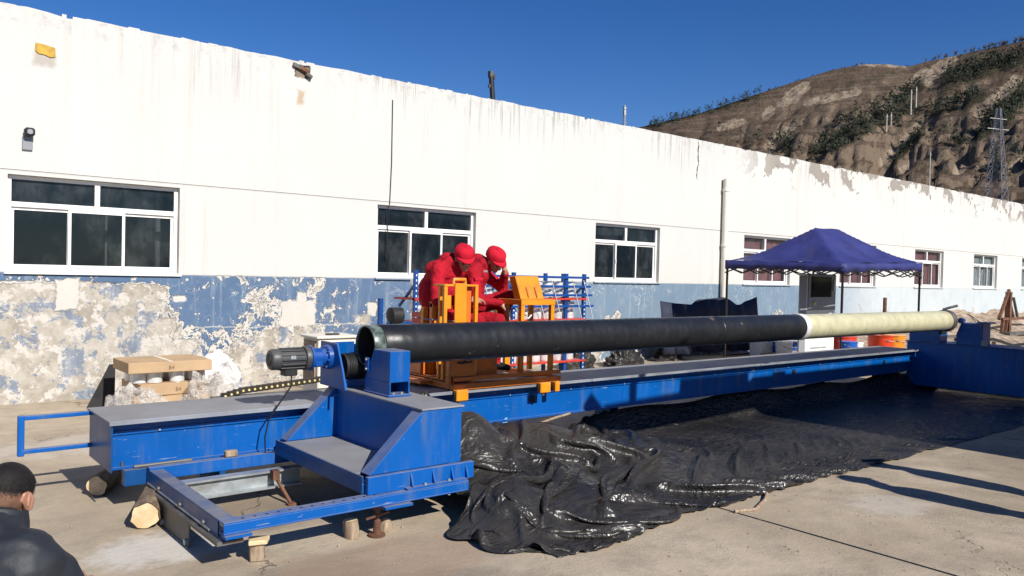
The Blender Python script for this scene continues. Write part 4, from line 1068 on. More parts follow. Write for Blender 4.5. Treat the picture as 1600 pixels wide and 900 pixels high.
b = MB(); b.box(4.12, 4.40, 5.87, 5.935, 0.765, 0.96); b.box(4.12, 4.14, 5.87, 5.935, 0.70, 0.765); b.box(4.38, 4.40, 5.87, 5.935, 0.70, 0.765); ebx = b.build('electric_box', M['orange2'], ca, bevel=0.004)
b = MB(); b.prism([(4.19, 0.885), (4.22, 0.905), (4.25, 0.895), (4.28, 0.91), (4.32, 0.897), (4.37, 0.905), (4.36, 0.885), (4.30, 0.88), (4.25, 0.875)], 'y', 5.864, 5.869); b.build('lettering_smudge', M['dark'], ebx)
b = MB(); b.box(4.50, 4.78, 6.02, 6.3, 0.72, 0.94); b.build('gearbox_cover', M['orange2'], ca, bevel=0.006)
# console
for gx, gy in ((5.03, 5.98), (5.42, 5.98), (5.42, 6.3), (5.1, 6.3)):
    b = MB(); b.box(gx, gx + 0.045, gy, gy + 0.045, 0.716, 1.395); b.build('console_leg', M['orange'], ca, bevel=0.003)
b = MB(); b.box(5.025, 5.47, 5.975, 6.025, 1.396, 1.45); b.box(5.025, 5.47, 6.295, 6.345, 1.396, 1.45); b.box(5.025, 5.075, 6.025, 6.295, 1.396, 1.45); b.box(5.42, 5.47, 6.025, 6.295, 1.396, 1.45); b.build('console_frame', M['orange'], ca, bevel=0.003)
c = MB(); c.prism([(6.0, 1.452), (6.11, 1.452), (6.20, 1.67), (6.10, 1.68)], 'x', 5.04, 5.34); co = c.build('console', M['orange'], ca, bevel=0.006)
for gx in (5.13, 5.24):
    q = MB(); q.prism([(6.005, 1.47), (6.03, 1.47), (6.055, 1.575)], 'x', gx, gx + 0.012); q.xf(Matrix.Translation((0, -0.012, 0))); q.build('stiffener', M['orange2'], co)
b = MB(); b.tube([(5.15, 6.1, 1.44), (5.12, 6.08, 1.33), (5.17, 6.07, 1.27), (5.25, 6.1, 1.25), (5.3, 6.2, 1.1)], 0.01, 6); b.build('console_cable', M['dark'], ca)
b = MB(); b.tube([(5.1, 6.1, 1.44), (5.09, 6.06, 1.30), (5.18, 6.05, 1.26), (5.26, 6.1, 1.29)], 0.008, 6); b.build('console_cable', M['nylon'], ca)
# rear left guards, bench
for gx, z1, gy in ((4.21, 1.36, 6.45), (4.31, 1.40, 6.45), (5.36, 1.35, 6.78), (4.55, 1.10, 6.80), (5.28, 1.10, 6.80), (4.55, 1.10, 6.5), (5.28, 1.10, 6.5)):
    b = MB(); b.box(gx, gx + 0.05, gy, gy + 0.05, 0.716, z1); b.build('post', M['orange'], ca, bevel=0.003)
b = MB(); b.box(4.31, 4.42, 6.44, 6.5, 1.36, 1.41); b.build('post_cap', M['orange'], ca)
b = MB(); b.box(4.48, 5.40, 6.47, 6.88, 1.102, 1.135); b.build('bench', M['stump'], ca, bevel=0.004)
b = MB(); b.box(4.16, 4.40, 6.4, 6.7, 0.73, 0.88); b.build('tool_box', M['orange2'], ca, bevel=0.006)
b = MB(); b.box(4.24, 4.30, 6.385, 6.40, 0.73, 0.90); b.build('yellow_bracket', M['orange'], ca)
b = MB(); b.cyl((4.36, 6.3, 0.80), (4.46, 6.22, 0.87), 0.045, n=14); b.build('cylinder', M['motor'], ca, True)
b = MB(); b.tube([(4.15, 6.35, 1.255), (4.5, 6.0, 1.235)], 0.008, 6); b.build('guide_rod', M['steel'], ca)
b = MB()
for k in range(4): b.box(4.30, 4.52, 6.56, 6.8, 1.07 + 0.06 * k, 1.12 + 0.06 * k)
b.build('red_hose', M['redpaint'], ca, True)

# ---- cable chain along the back edge of the bed
ck = thing('cable_chain', (2.8, 6.62, 0.64), 'dark cable chain with pale dots running along the bed edge', 'cable chain')
p0, p1 = Vector((2.40, 6.64, 0.655)), Vector((3.30, 6.66, 0.715)); n = 19
for k in range(n):
    t_ = k / (n - 1); c = p0.lerp(p1, t_)
    if k < 3: c.z -= (3 - k) * 0.008
    q = MB(); q.box(c.x - 0.030, c.x + 0.030, c.y - 0.02, c.y + 0.02, c.z - 0.026, c.z + 0.026); lo = q.build('link', M['chain'], ck, bevel=0.006)
    q = MB(); q.cyl((c.x, c.y - 0.026, c.z), (c.x, c.y - 0.018, c.z), 0.010, n=8); q.build('pin', M['yellowdot'], lo)
b = MB(); b.box(2.3, 3.6, 6.60, 6.70, 0.60, 0.625)
for xx in (2.35, 3.5): b.box(xx, xx + 0.03, 6.62, 6.68, 0, 0.60)
b.build('tray', M['steel_dark'], ck)
# ================================================================== BLACK TARPAULIN (relaxed sheet)
def make_tarp():
    rng = np.random.default_rng(4)
    NU, NV = 300, 76
    u = np.linspace(0, 1, NU)[:, None] * np.ones((1, NV)); v = np.ones((NU, 1)) * np.linspace(0, 1, NV)[None, :]
    y = 3.60 + v * (6.12 - 3.60)
    xl = np.where(y < 4.36, 3.02 + np.clip(4.0 - y, 0, 1) * 0.75, 3.36)
    k = np.ones(9) / 9
    for j in range(NU): xl[j] = np.convolve(np.pad(xl[j], 4, mode='edge'), k, 'valid')
    x = xl + u ** 1.55 * (13.58 - xl)
    y = y - 0.13 * np.exp(-((x - 3.75) / 0.45) ** 2) * (1 - v) + (1 - v) ** 6 * (0.05 * (fbm(x * 0.9, x * 0 + 2, 4, 7) - 0.5) + 0.012 * np.sin(x * 7))
    P = np.stack([x, y, np.zeros_like(x)], -1)
    def mound(x, y):
        h = 0
        for mx, my, a_, s_ in ((3.72, 5.05, 0.58, 0.38), (4.15, 4.40, 0.22, 0.40), (4.8, 5.05, 0.27, 0.46), (5.4, 4.6, 0.10, 0.45), (5.8, 5.3, 0.15, 0.45), (3.5, 4.25, 0.26, 0.30), (4.4, 5.5, 0.32, 0.5)):
            h = h + a_ * np.exp(-(((x - mx) / s_) ** 2 + ((y - my) / s_) ** 2))
        edge = np.clip((y - 3.62) / 0.45, 0, 1)
        rid = 0.27 * np.exp(-((y - 6.12) / 0.17) ** 2) * np.clip((x - 5.5) / 0.7, 0, 1) * (0.85 + 0.2 * np.sin(x * 2.3) * np.sin(x * 0.9))
        return h * edge * np.clip((6.0 - y) / 0.12, 0.25, 1) + rid + 0.008
    ex = np.interp(x, [3.0, 4.6, 5.6, 7.0, 9, 14], [1.44, 1.38, 1.2, 1.06, 1.035, 1.03])
    ey = np.interp(x, [3.0, 4.6, 5.6, 7.0, 9, 14], [1.40, 1.34, 1.16, 1.06, 1.035, 1.03])
    ru = np.linalg.norm(P[1:] - P[:-1], axis=-1) * (ex[1:] + ex[:-1]) / 2
    rv = np.linalg.norm(P[:, 1:] - P[:, :-1], axis=-1) * (ey[:, 1:] + ey[:, :-1]) / 2
    rd1 = np.sqrt(ru[:, :-1] ** 2 + rv[:-1] ** 2); rb = ru[1:] + ru[:-1]; rbv = rv[:, 1:] + rv[:, :-1]
    amp = np.interp(x, [3, 5, 6.5, 8, 14], [0.34, 0.26, 0.08, 0.03, 0.025])
    P[..., 2] = mound(x, y) + 0.02 + amp * (1.5 * np.abs(fbm(x * 1.5 + y * 0.9, y * 1.7 - x * 0.5, 2, 3) - 0.5) * 2 + 0.4 * fbm(x * 4, y * 4, 2, 8) + 0.35 * np.abs(fbm(x * 6 - y * 3, y * 7, 2, 18) - 0.5) * 2 + np.interp(x, [5, 7], [0, 1.2]) * np.abs(fbm(x * 1.1, y * 4.5, 3, 12) - 0.5) * 2)
    P[..., :2] += (rng.random(P[..., :2].shape) - 0.5) * 0.004
    Q = P.copy(); E0 = P.copy()
    rb4 = ru[3:] + ru[2:-1] + ru[1:-2] + ru[:-3]; rv4 = rv[:, 3:] + rv[:, 2:-1] + rv[:, 1:-2] + rv[:, :-3]
    def dc(a_, b_, r, k):
        d = b_ - a_; L = np.linalg.norm(d, axis=-1) + 1e-9
        c = ((L - r) / L * 0.5 * k)[..., None] * d
        a_ += c; b_ -= c
    for it in range(170):
        V = (P - Q) * 0.90; Q = P.copy()
        V[..., 2] -= 0.0011
        fl = mound(P[..., 0], P[..., 1]); con = P[..., 2] < fl + 0.012
        V[..., :2] *= np.where(con, 0.35, 1.0)[..., None]
        P = P + V
        for _ in range(2):
            for o in (0, 1):
                e_ = (NU - o) // 2 * 2 + o
                dc(P[o:e_:2], P[o + 1:e_:2], ru[o:e_ - 1:2], 0.9)
                f_ = (NV - o) // 2 * 2 + o
                dc(P[:, o:f_:2], P[:, o + 1:f_:2], rv[:, o:f_ - 1:2], 0.9)
            for o in (0, 1):
                e_ = (NU - o) // 2 * 2 + o
                dc(P[o:e_:2, :-1], P[o + 1:e_:2, 1:], rd1[o:e_ - 1:2], 0.25)
                dc(P[o:e_:2, 1:], P[o + 1:e_:2, :-1], rd1[o:e_ - 1:2], 0.25)
            for o in range(3):
                dd = P[o + 2::3]; nn = len(dd)
                dc(P[o:o + 3 * nn:3], dd, rb[o:o + 3 * nn:3], 0.17)
                dd = P[:, o + 2::3]; nn = dd.shape[1]
                dc(P[:, o:o + 3 * nn:3], dd, rbv[:, o:o + 3 * nn:3], 0.17)
            for o in range(0, 5):
                dd = P[o + 4::5]; nn = len(dd); dc(P[o:o + 5 * nn:5], dd, rb4[o:o + 5 * nn:5] * 0.92, 0.045)
                dd = P[:, o + 4::5]; nn = dd.shape[1]; dc(P[:, o:o + 5 * nn:5], dd, rv4[:, o:o + 5 * nn:5] * 0.92, 0.045)
            # the rim stays where the sheet lies
            for sl_ in (np.s_[0, :], np.s_[-1, :], np.s_[:, 0], np.s_[:, -1]):
                P[sl_][..., :2] += (E0[sl_][..., :2] - P[sl_][..., :2]) * 0.3
            P[..., 1] = np.minimum(P[..., 1], 6.14)
            P[..., 2] = np.maximum(P[..., 2], mound(P[..., 0], P[..., 1]))
    P[:, 0, 2] = np.minimum(P[:, 0, 2], 0.03)
    return P
TP = make_tarp()
NU, NV = TP.shape[:2]
idx = np.arange(NU * NV).reshape(NU, NV)
fs = np.stack([idx[:-1, :-1], idx[1:, :-1], idx[1:, 1:], idx[:-1, 1:]], -1).reshape(-1, 4)
me = bpy.data.meshes.new('tarpaulin'); me.from_pydata(TP.reshape(-1, 3).tolist(), [], fs.tolist())
me.materials.append(M['tarp']); me.polygons.foreach_set('use_smooth', [True] * len(me.polygons)); me.update()
o = link(bpy.data.objects.new('tarpaulin', me))
md = o.modifiers.new('sub', 'SUBSURF'); md.levels = 1; md.render_levels = 1
md = o.modifiers.new('thick', 'SOLIDIFY'); md.thickness = 0.0015
tag(o, 'crumpled black plastic sheet spread on the ground in front of the bed', 'tarpaulin')
# torn strip of sheet behind the headstock
def crumple(name, c, size, mat, label, cat, seed=1, group=None, n=26, peak=1.0, rough=0.5):
    rs = np.random.RandomState(seed)
    b = MB(); off = rs.rand(3) * 40
    mn = n // 2
    for i in range(mn + 1):
        ph = math.pi / 2 * i / mn
        for k in range(n):
            t_ = 2 * math.pi * k / n
            d = np.array([math.cos(ph) * math.cos(t_), math.cos(ph) * math.sin(t_), math.sin(ph) ** peak])
            q = d * 3.1 + off
            r_ = 1 + rough * (float(fbm(np.array([q[0] + q[2]]), np.array([q[1] - q[2] * 0.7]), 3, seed)[0]) - 0.5) * 2 + rough * 0.35 * (rs.rand() - 0.5)
            b.v.append((c[0] + size[0] * d[0] * r_, c[1] + size[1] * d[1] * r_, c[2] + size[2] * d[2] * (r_ if i else 0)))
    for i in range(mn):
        for k in range(n): b.f.append((i * n + k, i * n + (k + 1) % n, (i + 1) * n + (k + 1) % n, (i + 1) * n + k)); b.mi.append(0)
    b.f.append(tuple(range(n - 1, -1, -1))); b.mi.append(0)
    return tag(b.build(name, mat, None, 35), label, cat, group)
crumple('plastic_bag', (3.62, 5.6, 0.45), (0.16, 0.12, 0.20), M['tarp'], 'small black plastic bag stuffed between the headstock and the carriage', 'bag', 5)

# ================================================================== small supports and debris
def at_y(px, py, Y):
    d = ray(px, py); return Vector((d.x * Y / d.y, Y, CAMH + d.z * Y / d.y))
def at_z(px, py, Z=0.0):
    d = ray(px, py); t_ = (Z - CAMH) / d.z; return Vector((d.x * t_, d.y * t_, Z))
def log(name, c0, c1, r, label, cat='log', bark=M['log_bark'], seed=1):
    rs = random.Random(seed); c0, c1 = Vector(c0), Vector(c1); n = 18
    d = (c1 - c0).normalized(); u = Vector((0, 0, 1)) if abs(d.z) < 0.9 else Vector((1, 0, 0)); a_ = d.cross(u).normalized(); u = a_.cross(d)
    prof = [r * (1 + rs.uniform(-0.1, 0.1)) for _ in range(n)]
    t = thing(name, (c0.x, c0.y, 0), label, cat)
    b = MB()
    for q in range(6):
        p = c0.lerp(c1, q / 5)
        for k in range(n):
            th_ = 2 * math.pi * k / n; rr_ = prof[k] * (1 + rs.uniform(-0.03, 0.03))
            b.v.append(tuple(p + (a_ * math.cos(th_) + u * math.sin(th_)) * rr_))
    for q in range(5):
        for k in range(n): b.f.append((q * n + k, q * n + (k + 1) % n, (q + 1) * n + (k + 1) % n, (q + 1) * n + k)); b.mi.append(0)
    b.build('bark', bark, t, 50)
    for q, e_ in ((0, -1), (5, 1)):
        f = MB(); base = c0 if q == 0 else c1
        f.v = [tuple(base + d * e_ * 0.003)] + [tuple(Vector(b.v[q * n + k]) * 1.0 + (base - Vector(b.v[q * n + k])) * 0.05 + d * e_ * 0.001) for k in range(n)]
        f.f = [(0, 1 + k, 1 + (k + 1) % n) for k in range(n)]; f.mi = [0] * n
        f.build('cut_end', M['log_end'], t, False)
    return t
log('wooden_log', (1.40, 6.44, 0.075), (1.62, 6.80, 0.075), 0.072, 'short log propping the left end of the blue bed', seed=2)
log('wooden_log', (1.475, 5.46, 0.088), (1.66, 5.86, 0.11), 0.086, 'thick cut log propping the side rail of the base frame', seed=3)
log('wooden_stump', (2.475, 4.555, 0.0), (2.46, 4.56, 0.115), 0.045, 'small upright stump beside the jack under the front rail', 'stump', M['stump'], 4)
t = thing('wooden_block', (1.83, 4.52, 0), 'split wooden block standing under the left end of the front rail', 'block')
b = MB(); b.prism([(1.79, 4.50), (1.86, 4.47), (1.90, 4.55), (1.82, 4.60)], 'z', 0, 0.10); b.build('body', M['stump'], t, bevel=0.006)
b = MB(); b.prism([(1.77, 4.48), (1.87, 4.45), (1.92, 4.53), (1.81, 4.58)], 'z', 0.102, 0.13); b.build('chip', M['log_end'], t, bevel=0.006)
t = MB(); t.box(2.13, 2.22, 5.845, 5.892, 0.303, 0.352)
tag(t.build('wood_offcut', M['stump'], None, bevel=0.008), 'little wooden offcut lying on the rear rail of the base frame', 'block')
crumple('stone', (2.72, 4.56, 0.0), (0.05, 0.045, 0.09), M['stump'], 'small stone standing right of the jack under the front rail', 'stone', 8, n=12, rough=0.25)
t = thing('screw_jack', (2.62, 4.50, 0), 'rusty screw jack standing under the front rail', 'jack')
b = MB(); b.lathe([(0.055, 0), (0.055, 0.012), (0.026, 0.02), (0.022, 0.10), (0.016, 0.105), (0.016, 0.17), (0.03, 0.172), (0.03, 0.195), (0.0, 0.196)], (2.62, 4.50, 0.0), n=16); b.build('body', M['rust'], t, 40)
b = MB(); b.bar((2.54, 4.50, 0.12), (2.69, 4.47, 0.15), 0.012, 0.012); b.build('handle', M['rust'], t)
t = thing('steel_lever', (2.45, 5.72, 0), 'rusty lever leaning on the galvanised cross member', 'lever')
b = MB(); b.bar((2.46, 5.45, 0.012), (2.42, 5.69, 0.20), 0.022, 0.016); b.build('bar', M['rust'], t)
b = MB(); b.box(2.39, 2.44, 5.60, 5.66, 0.15, 0.22); b.box(2.43, 2.52, 5.42, 5.47, 0.0, 0.015); b.build('clamp', M['rust'], t)
crumple('film_bundle', (4.25, 5.98, 0.0), (0.2, 0.07, 0.26), M['sheet_blue'], 'pale blue plastic bundle tucked under the bed beside the tarpaulin', 'bundle', 12)
crumple('film_bundle', (4.85, 6.0, 0.0), (0.09, 0.06, 0.25), M['sheet_blue'], 'small pale blue wrapped bundle under the bed further right', 'bundle', 14)
b = MB(); b.tube([(4.35, 5.9, 0.28), (4.5, 5.84, 0.235), (4.75, 5.82, 0.21), (5.1, 5.82, 0.25), (5.4, 5.85, 0.29), (5.6, 5.86, 0.31)], 0.012, 8)
tag(b.build('ground_cable', M['stump'], None, True), 'brown cable sagging along the foot of the bed', 'cable')
random.seed(9)
b = MB()
for k in range(420):       # grit scattered on the concrete
    x = random.uniform(0.3, 9.5); y = random.uniform(1.6, 4.8) if random.random() < 0.8 else random.uniform(4.5, 8)
    s_ = random.uniform(0.004, 0.013)
    b0 = len(b.v); b.v += [(x + s_ * math.cos(a_), y + s_ * math.sin(a_), 0.001) for a_ in (0.2, 2.2, 4.3)] + [(x, y, s_ * 1.1)]
    b.f += [(b0, b0 + 1, b0 + 3), (b0 + 1, b0 + 2, b0 + 3), (b0 + 2, b0, b0 + 3)]; b.mi += [0] * 3
tag(b.build('grit', M['slab']), 'loose grit and tiny stones scattered on the concrete', 'grit', None, 'stuff')
b = MB(); b.tube([(4.98, 3.46, 0.012), (5.15, 3.40, 0.012), (5.42, 3.5, 0.014), (5.6, 3.6, 0.016)], 0.014, 7)
tag(b.build('rope', M['stump'], None, True), 'short brown rope end at the front edge of the tarpaulin', 'rope')

# ================================================================== behind the machine
# cartons with reels between
cb = 'cartons stacked by the wall'
def carton(z0, z1, x0, x1, y0, y1, label, rot=0):
    t = thing('carton', ((x0 + x1) / 2, (y0 + y1) / 2, z0), label, 'carton', cb)
    b = MB(); b.box(x0, x1, y0, y1, z0, z1); bd = b.build('box', M['card'], t, bevel=0.006)
    b = MB(); b.box((x0 + x1) / 2 - 0.02, (x0 + x1) / 2 + 0.02, y0 + 0.01, y1 - 0.01, z1, z1 + 0.002); b.build('tape', M['pvc'], t)
    cu = bpy.data.curves.new('print', 'FONT'); cu.body = 'B4'; cu.size = 0.062; cu.align_x = 'CENTER'
    ob = bpy.data.objects.new('tmp', cu); COL.objects.link(ob)
    dg = bpy.context.evaluated_depsgraph_get(); me = bpy.data.meshes.new_from_object(ob.evaluated_get(dg)); bpy.data.objects.remove(ob)
    me.transform(Matrix.Translation(((x0 + x1) / 2, y0 - 0.002, (z0 + z1) / 2 - 0.03)) @ Matrix.Rotation(math.pi / 2, 4, 'X'))
    me.materials.clear(); me.materials.append(M['ink'])
    link(bpy.data.objects.new('print', me), t)
    if rot:
        t.rotation_euler.z = rot
    return t
carton(0.0, 0.235, 2.42, 3.26, 9.46, 10.1, 'lowest carton of the stack by the wall, wrapped in film')
carton(0.24, 0.375, 2.46, 3.28, 9.45, 10.1, 'low brown carton under the shiny reels by the wall', 0.06)
carton(0.505, 0.625, 2.34, 3.24, 9.38, 10.05, 'flat brown carton lid on top of the shiny reels by the wall')
for k, (rx, ry) in enumerate(((2.50, 9.60), (2.66, 9.56), (2.90, 9.55), (3.1, 9.70), (2.5, 9.85), (2.9, 9.86))):
    b = MB(); b.lathe([(0.075, 0.377), (0.082, 0.38), (0.082, 0.498), (0.075, 0.503)], (rx, ry, 0), n=22)
    tag(b.build('fibre_reel', M['reel'], None, 40), ('shiny silver reel between the cartons by the wall, front row, %s from left' % ['first', 'second', 'third', 'fourth'][k]) if k < 4 else ('shiny silver reel between the cartons by the wall, back row, %s' % ['left', 'right'][k - 4]), 'reel', 'reels between the cartons')
crumple('plastic_sack', (3.42, 9.75, 0.30), (0.26, 0.2, 0.34), M['white'], 'white plastic sack slumped beside the cartons', 'sack', 17, peak=0.8, rough=0.22)
crumple('film_wrap', (2.45, 9.35, 0.0), (0.42, 0.2, 0.36), M['bag'], 'crumpled clear film in front of the left corner of the cartons', 'film', 19, rough=0.35)
crumple('film_wrap', (3.25, 9.3, 0.0), (0.42, 0.22, 0.44), M['bag'], 'crumpled shiny film heaped right of the cartons', 'film', 23, rough=0.5)
b = MB(); b.prism([(2.16, 0.0), (2.46, 0.0), (2.46, 0.5), (2.40, 0.5)], 'y', 10.45, 10.48)
tag(b.build('board', M['dark']), 'dark slanted board standing behind the cartons', 'board')
# reel rack
rk = thing('reel_rack', (7.7, 9.7, 0), 'blue steel rack with red shelves full of white reels', 'rack')
RY0, RY1 = 9.45, 9.95
for ux in (6.03, 6.92, 7.78, 8.87, 9.27):
    for uy in (RY0, RY1):
        if ux < 7 and uy == RY1: continue
        b = MB(); b.box(ux - 0.03, ux + 0.03, uy - 0.02, uy + 0.02, 0, 1.72); up = b.build('upright', M['rack_blue'], rk)
        if uy == RY0 and ux in (6.03, 7.78, 9.27):
            b = MB()
            for k in range(22): b.box(ux - 0.008, ux + 0.008, uy - 0.0225, uy - 0.0205, 0.12 + 0.072 * k, 0.148 + 0.072 * k)
            tag(b.build('slot', M['white'], up), None, None, None, 'stuff')
for z, xe in ((1.66, 9.34), (1.515, 9.38), (1.375, 9.42), (1.20, 9.46)):
    b = MB(); b.bar((6.9 if z < 1.6 else 6.6, RY0 - 0.035, z), (xe, RY0 - 0.035, z), 0.03, 0.035); b.build('cross_bar', M['rack_blue'], rk)
for ux in (6.03, 7.78, 9.27):
    b = MB(); b.bar((ux + 0.03, RY1 - 0.03, 1.2), (ux + 0.03, RY0 + 0.02, 1.55), 0.03, 0.03); b.build('brace', M['rack_blue'], rk)
b = MB(); b.bar((6.08, RY0 + 0.03, 1.0), (6.5, RY0 + 0.03, 1.62), 0.035, 0.03); b.build('brace', M['rack_blue'], rk)
for z in (0.30, 0.97, 1.30):
    b = MB(); b.box(6.0, 9.3, RY0 - 0.018 - 0.03, RY1 + 0.02, z, z + 0.028); b.build('shelf', M['redpaint'], rk)
rows = ((0.33, 'white fibre reel on the bottom red shelf of the blue rack'), (0.62, 'white fibre reel of the upper tier on the bottom rack shelf'), (1.0, 'white fibre reel on the middle red shelf of the blue rack'), (1.33, 'white fibre reel on the top red shelf of the blue rack'))
rm = MB(); rm.lathe([(0.03, 0), (0.098, 0.0), (0.102, 0.02), (0.102, 0.09), (0.082, 0.115), (0.082, 0.15), (0.102, 0.175), (0.102, 0.245), (0.098, 0.265), (0.03, 0.265)], (0, 0, 0), n=18)
rme = rm.mesh('fibre_reel', M['reel'], 35)
ORD = ['last', 'second', 'third', 'fourth', 'fifth', 'sixth', 'seventh', 'eighth', 'ninth', 'tenth', 'eleventh', 'twelfth', 'thirteenth']
for z, lb in rows:
    for k in range(13):
        xx = 6.16 + k * 0.243
        if min(abs(xx - q) for q in (6.92, 7.78, 8.87)) < 0.0: continue
        o = bpy.data.objects.new('fibre_reel', rme); link(o); o.location = (xx, RY0 + 0.14 + random.uniform(-0.01, 0.02), z); o.rotation_euler.z = random.uniform(0, 6)
        tag(o, lb + (', rightmost one' if k == 12 else ', %s from right' % ORD[12 - k]), 'reel', 'reels on the blue rack')
for k, xx in enumerate((7.15, 7.45, 8.15, 8.5, 8.95, 9.2)):
    b = MB(); b.bar((xx, RY0 - 0.06, 1.62), (xx + 0.22, RY0 - 0.07, 1.0), 0.012, 0.006); b.build('fibre_strand', M['nylon'], rk)
# dark motor and stand left of the rack
t = thing('wire_winder', (5.2, 8.6, 0), 'small dark winder with a blue post left of the rack', 'winder')
b = MB(); b.box(4.98, 5.03, 8.6, 8.65, 0, 1.36); b.build('post', M['rack_blue'], t)
b = MB(); b.lathe([(0.05, 0), (0.10, 0.01), (0.10, 0.16), (0.05, 0.17)], (5.12, 8.6, 1.15), 'x', 18); b.build('drum', M['dark'], t, 40)
b = MB(); b.bar((5.1, 8.62, 1.05), (5.8, 8.62, 1.05), 0.04, 0.04); b.box(5.7, 5.75, 8.6, 8.65, 0, 1.05); b.build('frame', M['rack_blue'], t)
t = thing('beige_cabinet', (3.8, 7.6, 0), 'beige metal box standing behind the gearbox', 'cabinet')
b = MB(); b.box(3.60, 4.02, 7.40, 7.75, 0.0, 1.0); b.build('body', M['pvc'], t, bevel=0.01)
b = MB(); b.box(3.575, 4.045, 7.375, 7.775, 1.002, 1.03); b.build('lid', M['pvc'], t, bevel=0.008)
b = MB(); b.box(3.75, 3.88, 7.5, 7.56, 1.031, 1.045); b.build('handle', M['dark'], t)
b = MB(); b.box(3.585, 3.599, 7.45, 7.7, 0.55, 0.98); b.build('side_panel', M['stump'], t)
# navy sheet hung along the wall
top = [(1031, 470), (1055, 474), (1080, 476), (1092, 468), (1112, 466), (1132, 464), (1142, 470), (1150, 477), (1166, 471), (1183, 464)]
b = MB(); n = 40
tx = [q[0] for q in top]; ty = [q[1] for q in top]
for i in range(n + 1):
    px = 1031 + 152 * i / n; p = at_y(px, float(np.interp(px, tx, ty)), 10.62)
    fold = 0.10 * math.sin(i * 0.55) + 0.05 * math.sin(i * 1.3)
    for j in range(5): b.v.append((p.x, 10.62 + fold * (0.3 + 0.2 * j) - 0.04 * j, p.z * (1 - j / 4) + 0.15 * (j / 4)))
for i in range(n):
    for j in range(4): q = i * 5 + j; b.f.append((q, q + 1, q + 6, q + 5)); b.mi.append(0)
o = b.build('cloth_sheet', M['navy_cloth'], None, True)
md = o.modifiers.new('thick', 'SOLIDIFY'); md.thickness = 0.01
tag(o, 'dark navy cloth strung up by the wall left of the canopy', 'cloth')
# things on the ground between bed and wall
crumple('black_sack', (11.35, 10.5, 0), (0.42, 0.25, 0.30), M['tarp'], 'black plastic sack lying on the ground right of the rack', 'sack', 31)
crumple('black_sack', (10.3, 10.6, 0), (0.35, 0.22, 0.35), M['tarp'], 'black plastic heap close to the rack foot', 'sack', 33)
crumple('black_sack', (13.0, 10.75, 0), (0.45, 0.2, 0.3), M['tarp'], 'black plastic sack under the navy cloth', 'sack', 35)
crumple('black_sack', (12.0, 10.9, 0), (0.3, 0.2, 0.22), M['bag'], 'pale crumpled film lying before the navy cloth', 'film', 37)
t = thing('timber_pile', (15.0, 10.2, 0), 'scattered planks and rusty bars under the canopy', 'planks')
random.seed(15)
for k in range(10):
    x = random.uniform(14.0, 16.2); y = random.uniform(9.3, 10.7); a_ = random.uniform(-0.5, 0.5); L = random.uniform(0.5, 1.1)
    b = MB(); b.bar((x - L * math.cos(a_), y - L * math.sin(a_), 0.02 + 0.035 * (k % 4)), (x + L * math.cos(a_), y + L * math.sin(a_), 0.03 + 0.045 * (k % 4)), 0.06, 0.03)
    b.build('plank', M['rust'] if k % 3 else M['stump'], t)
def bucket(px0, px1, pyt, Y, mat, label, name='bucket', cat='bucket', taper=0.88, lid=None):
    a_ = at_y(px0, pyt, Y); c_ = at_y(px1, pyt, Y); r = abs(c_.x - a_.x) / 2 * 0.8; cx_ = (a_.x + c_.x) / 2; zt = max(0.2, a_.z)
    t = thing(name, (cx_, Y, 0), label, cat)
    b = MB(); b.lathe([(r * taper, 0), (r * taper, 0.004), (r, zt - 0.02), (r * 1.05, zt - 0.018), (r * 1.05, zt), (r * 0.97, zt), (0.0, zt - 0.01)], (cx_, Y, 0), n=22); b.build('shell', mat, t, 40)
    b = MB(); b.tube([(cx_ - r, Y, zt - 0.05), (cx_ - r * 0.7, Y - r * 0.8, zt - 0.12), (cx_, Y - r * 1.1, zt - 0.15), (cx_ + r * 0.7, Y - r * 0.8, zt - 0.12), (cx_ + r, Y, zt - 0.05)], 0.008, 6); b.build('handle', M['steel'], t)
bucket(1206, 1222, 534, 9.9, M['bucket_blue'], 'blue bucket just left of the white one before the cabinet')
bucket(1216, 1234, 534, 9.6, M['white'], 'white bucket between the two blue buckets')
bucket(1231, 1246, 534, 9.8, M['bucket_blue'], 'blue bucket beside the grey cabinet')
bucket(1317, 1334, 534, 8.6, M['bucket_blue'], 'blue bucket by the front canopy leg')
bucket(1334, 1345, 535, 8.9, M['white'], 'small white bucket right of the front canopy leg')
bucket(1366, 1392, 524, 9.2, M['drum'], 'red drum left of the amber one beyond the bed', 'drum', 'drum', 0.95)
bucket(1386, 1406, 524, 9.0, M['copper'], 'amber red drum at the far end beyond the bed', 'drum', 'drum', 0.95)
bucket(1305, 1330, 526, 9.3, M['redpaint'], 'dark red drum behind the front canopy leg', 'drum', 'drum', 1.0)
t = thing('white_box', (15.5, 9.9, 0), 'white foam box standing left of the buckets', 'box')
p = at_y(1190, 535, 9.9); q = at_y(1208, 535, 9.9)
b = MB(); b.box(p.x, q.x, 9.9, 10.2, 0, 0.42); b.build('body', M['white'], t, bevel=0.01)
b = MB(); b.box(p.x + 0.03, q.x + 0.02, 9.88, 10.22, 0.425, 0.62); b.build('lid', M['white'], t, bevel=0.01)
